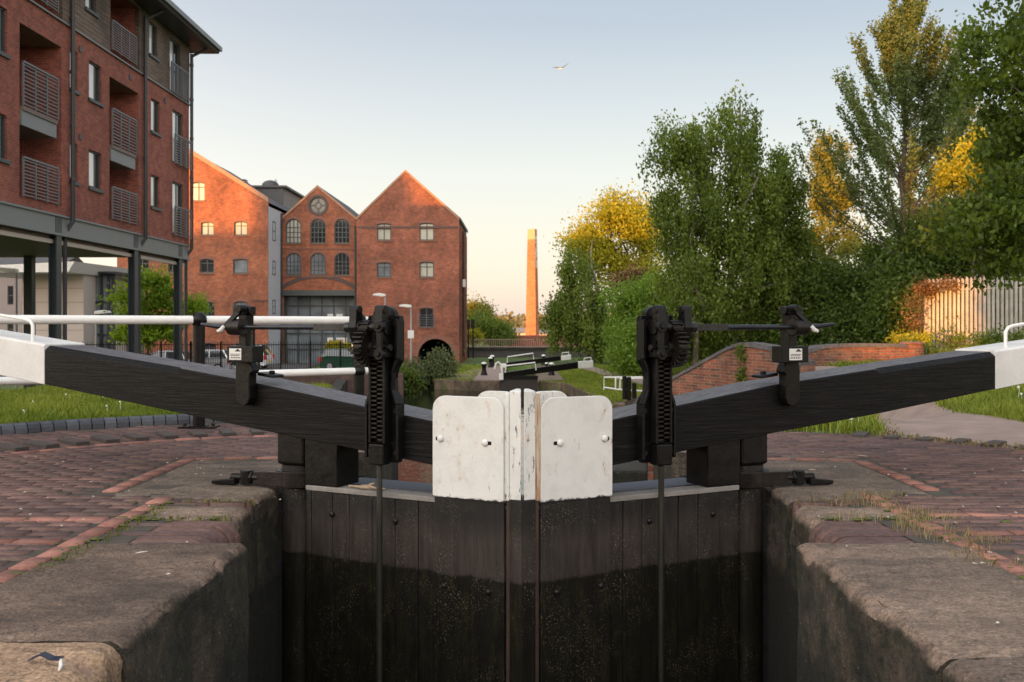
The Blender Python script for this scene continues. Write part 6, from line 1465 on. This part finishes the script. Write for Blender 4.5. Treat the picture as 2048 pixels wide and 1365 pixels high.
grass('grass', 'bright lawn of uneven grass behind the blue brick kerb', (lambda x, y: math.hypot(-x - HX, y - HY) > 4.95 and y > 7 and not bare(x, y), (-10, -1.9, 8, 17)), 70000, .05, .12, 1, M['blade'], zg, 1.4)
grass('grass', 'grass on the far slope and basin edge left', (lambda x, y: not bare(x, y), (-12, -3, 36, 49)), 26000, .06, .14, 2, M['blade'], zg, None, 2.5)
grass('grass', 'rough verge grass beside the towpath on the right', (lambda x, y: math.hypot(x - HX, y - HY) > 3.72 and y > 7.0 and not bare(x, y) and not in_path(x, y, .05), (1.6, 11, 7.5, 20)), 85000, .05, .16, 3, M['blade'], zg, 1.5)
grass('grass', 'grass around the far lock and right bank', (lambda x, y: not bare(x, y) and not in_path(x, y, .1) and not (-2.6 < x < 2.2 and y > 52), (-6, 14, 36, 72)), 60000, .06, .16, 4, M['blade'], zg, 1.3, 3.0)
grass('grass', 'long grass below the palisade fence', (lambda x, y: not in_path(x, y, 0) and not bare(x, y) and x > 8.3, (8, 17.5, 15, 32)), 30000, .10, .26, 5, M['blade'], zg, 1.2, 1.8)
grass('dry_weeds', 'dry straw coloured weeds along the right coping joints', (lambda x, y: abs(x - 2.20 - .08 * math.sin(y * 9)) < .10 + .10 * max(0, math.sin(y * 5 + 1)) or (abs(y - 5.62) < .05 and 1.75 < x < 2.5) or (abs(y - 6.15) < .08 and 1.7 < x < 2.1), (1.7, 2.6, 4.5, 6.5)), 900, .008, .06, 6, M['strawb'], lambda x, y: 0.0, None, .35, 'weeds')
grass('dry_grass', 'straw coloured trampled grass along the towpath edge', (lambda x, y: in_path(x - .22, y, 0) != in_path(x + .12, y, 0), (3.2, 7.5, 7.4, 20)), 5000, .01, .06, 8, M['strawb'], zg, 1.5, 1.2)
grass('green_weeds', 'small green weeds and moss in the left coping joints', (lambda x, y: (abs(x + 2.15) < .04 and 4.4 < y < 6) or (abs(y - 5.63) < .03 and x > -2.2) or (math.hypot(x + 1.72, y - 5.66) < .05) or (abs(y - 6.18) < .04 and x > -2.1), (-2.3, -1.65, 4.3, 6.3)), 330, .004, .022, 7, leaf_mat('weed_leaf', (.055, .065, .02), (.20, .20, .05)), lambda x, y: 0.0, None, .6, 'weeds')
def clocks():
    rg = np.random.default_rng(5); mb = MB(); st = MB(); k = 0
    while k < 60:
        x = rg.uniform(2.0, 9.5); y = 9 + 4.5 * rg.uniform()
        if math.hypot(x - HX, y - HY) < 3.9 or in_path(x, y, -.1) or bare(x, y): continue
        z = zg(x, y); h = rg.uniform(.10, .20); mb.ball((x, y, z + h), .013 + .010 * rg.uniform(), 8); mb.tube([(x, y, z), (x + .01, y, z + h)], .003, 4); k += 1
    for i in range(14):
        x = rg.uniform(-7, -3.2); y = rg.uniform(11, 15)
        if math.hypot(-x - HX, y - HY) < 5.1: continue
        z = zg(x, y); h = rg.uniform(.08, .13); mb.ball((x, y, z + h), .012, 8); mb.tube([(x, y, z), (x + .01, y, z + h)], .003, 4)
    tag(mb.build('dandelion_clocks', M['seed'], smooth=True), 'white dandelion clocks dotted through the grass', 'flowers', None, 'stuff')
clocks()
def litter():
    rg = np.random.default_rng(9); mb = MB()
    for s, n in ((-1, 70), (1, 60)):
        for i in range(n):
            x = s * rg.uniform(1.5, 4.4); y = rg.uniform(3.3, 8.6); a = rg.uniform(0, 3.14); l = rg.uniform(.004, .014) if rg.uniform() < .85 else rg.uniform(.02, .05); w = rg.uniform(.003, .006)
            if s < 0 and y > 8.2: continue
            dx, dy = math.cos(a), math.sin(a); z = .012; mb.add([(x - dx * l - dy * w, y - dy * l + dx * w, z), (x + dx * l - dy * w, y + dy * l + dx * w, z + .002), (x + dx * l + dy * w, y + dy * l - dx * w, z), (x - dx * l + dy * w, y - dy * l - dx * w, z), (x, y, z + .006)], [(0, 1, 4), (1, 2, 4), (2, 3, 4), (3, 0, 4)])
    tag(mb.build('litter', plain('pale_litter', (.42, .38, .32), .9, .5, 30, 0)), 'scattered pale scraps and twigs on stones and paving', 'debris', None, 'stuff')
litter()
def scrap():
    rt = thing('plastic_scrap', 'dark blue plastic scrap with a white tail lying on the pale front stone', 'litter', (-1.52, 3.22, .006))
    mb = MB(); pts = [(-1.60, 3.225, .010), (-1.56, 3.23, .028), (-1.52, 3.215, .018), (-1.485, 3.20, .022)]
    for x, y, z in pts: mb.v += [(x, y - .012, z), (x + .004, y + .014, z + .004), (x + .004, y + .014, z + .007), (x, y - .012, z + .003)]
    mb.f = [(j * 4 + i, j * 4 + (i + 1) % 4, (j + 1) * 4 + (i + 1) % 4, (j + 1) * 4 + i) for j in range(3) for i in range(4)] + [(0, 1, 2, 3), (12, 13, 14, 15)]
    mb.build('strip', plain('blue_plastic', (.012, .016, .035), .35, .4, 30, .001), rt)
    MB().tube([(-1.485, 3.20, .022), (-1.47, 3.17, .012), (-1.462, 3.14, .008)], [.005, .006, .003], 6).build('tail', M['white'], rt, smooth=True)
scrap()
def moss():
    rg = np.random.default_rng(31); mb = MB()
    for i in range(150):
        s = -1 if i % 2 else 1; t = rg.uniform()
        if t < .5: x, y = s * (2.20 + rg.normal(0, .03)), rg.uniform(4.2, 6.2)
        elif t < .75: x, y = s * rg.uniform(1.7, 2.3), 5.63 + rg.normal(0, .02)
        else: x, y = s * rg.uniform(2.3, 3.6), rg.uniform(4.6, 6.2)
        r = rg.uniform(.008, .028); mb.ball((x, y, .0), r, 8, (1.2, .8, .38))
    tag(mb.build('moss', plain('green_moss', (.065, .075, .018), .95, .5, 60, .004), smooth=True), 'small moss cushions in the joints of stones and paving', 'moss', None, 'stuff')
moss()
# ------------------------------------------------------------------ build the unseen shade blocks added behind the camera
def backdrop(label, x0, x1, y, zt, ridge):
    r_ = thing('shade_block', label, 'building', ((x0 + x1) / 2, y, 0)); MB().box(x0, x1, y - 3, y, -2, zt).build('wall', M['apt_brick'], r_)  # thin block added out of view to cast shade
    MB().prism([(y, zt), (y - 3, zt), (y - 1.5, zt + ridge)], x0, x1, 'yz').build('roof', M['roof'], r_)  # ridged top of the added shade block
for args in SHADE_BLOCKS: backdrop(*args)
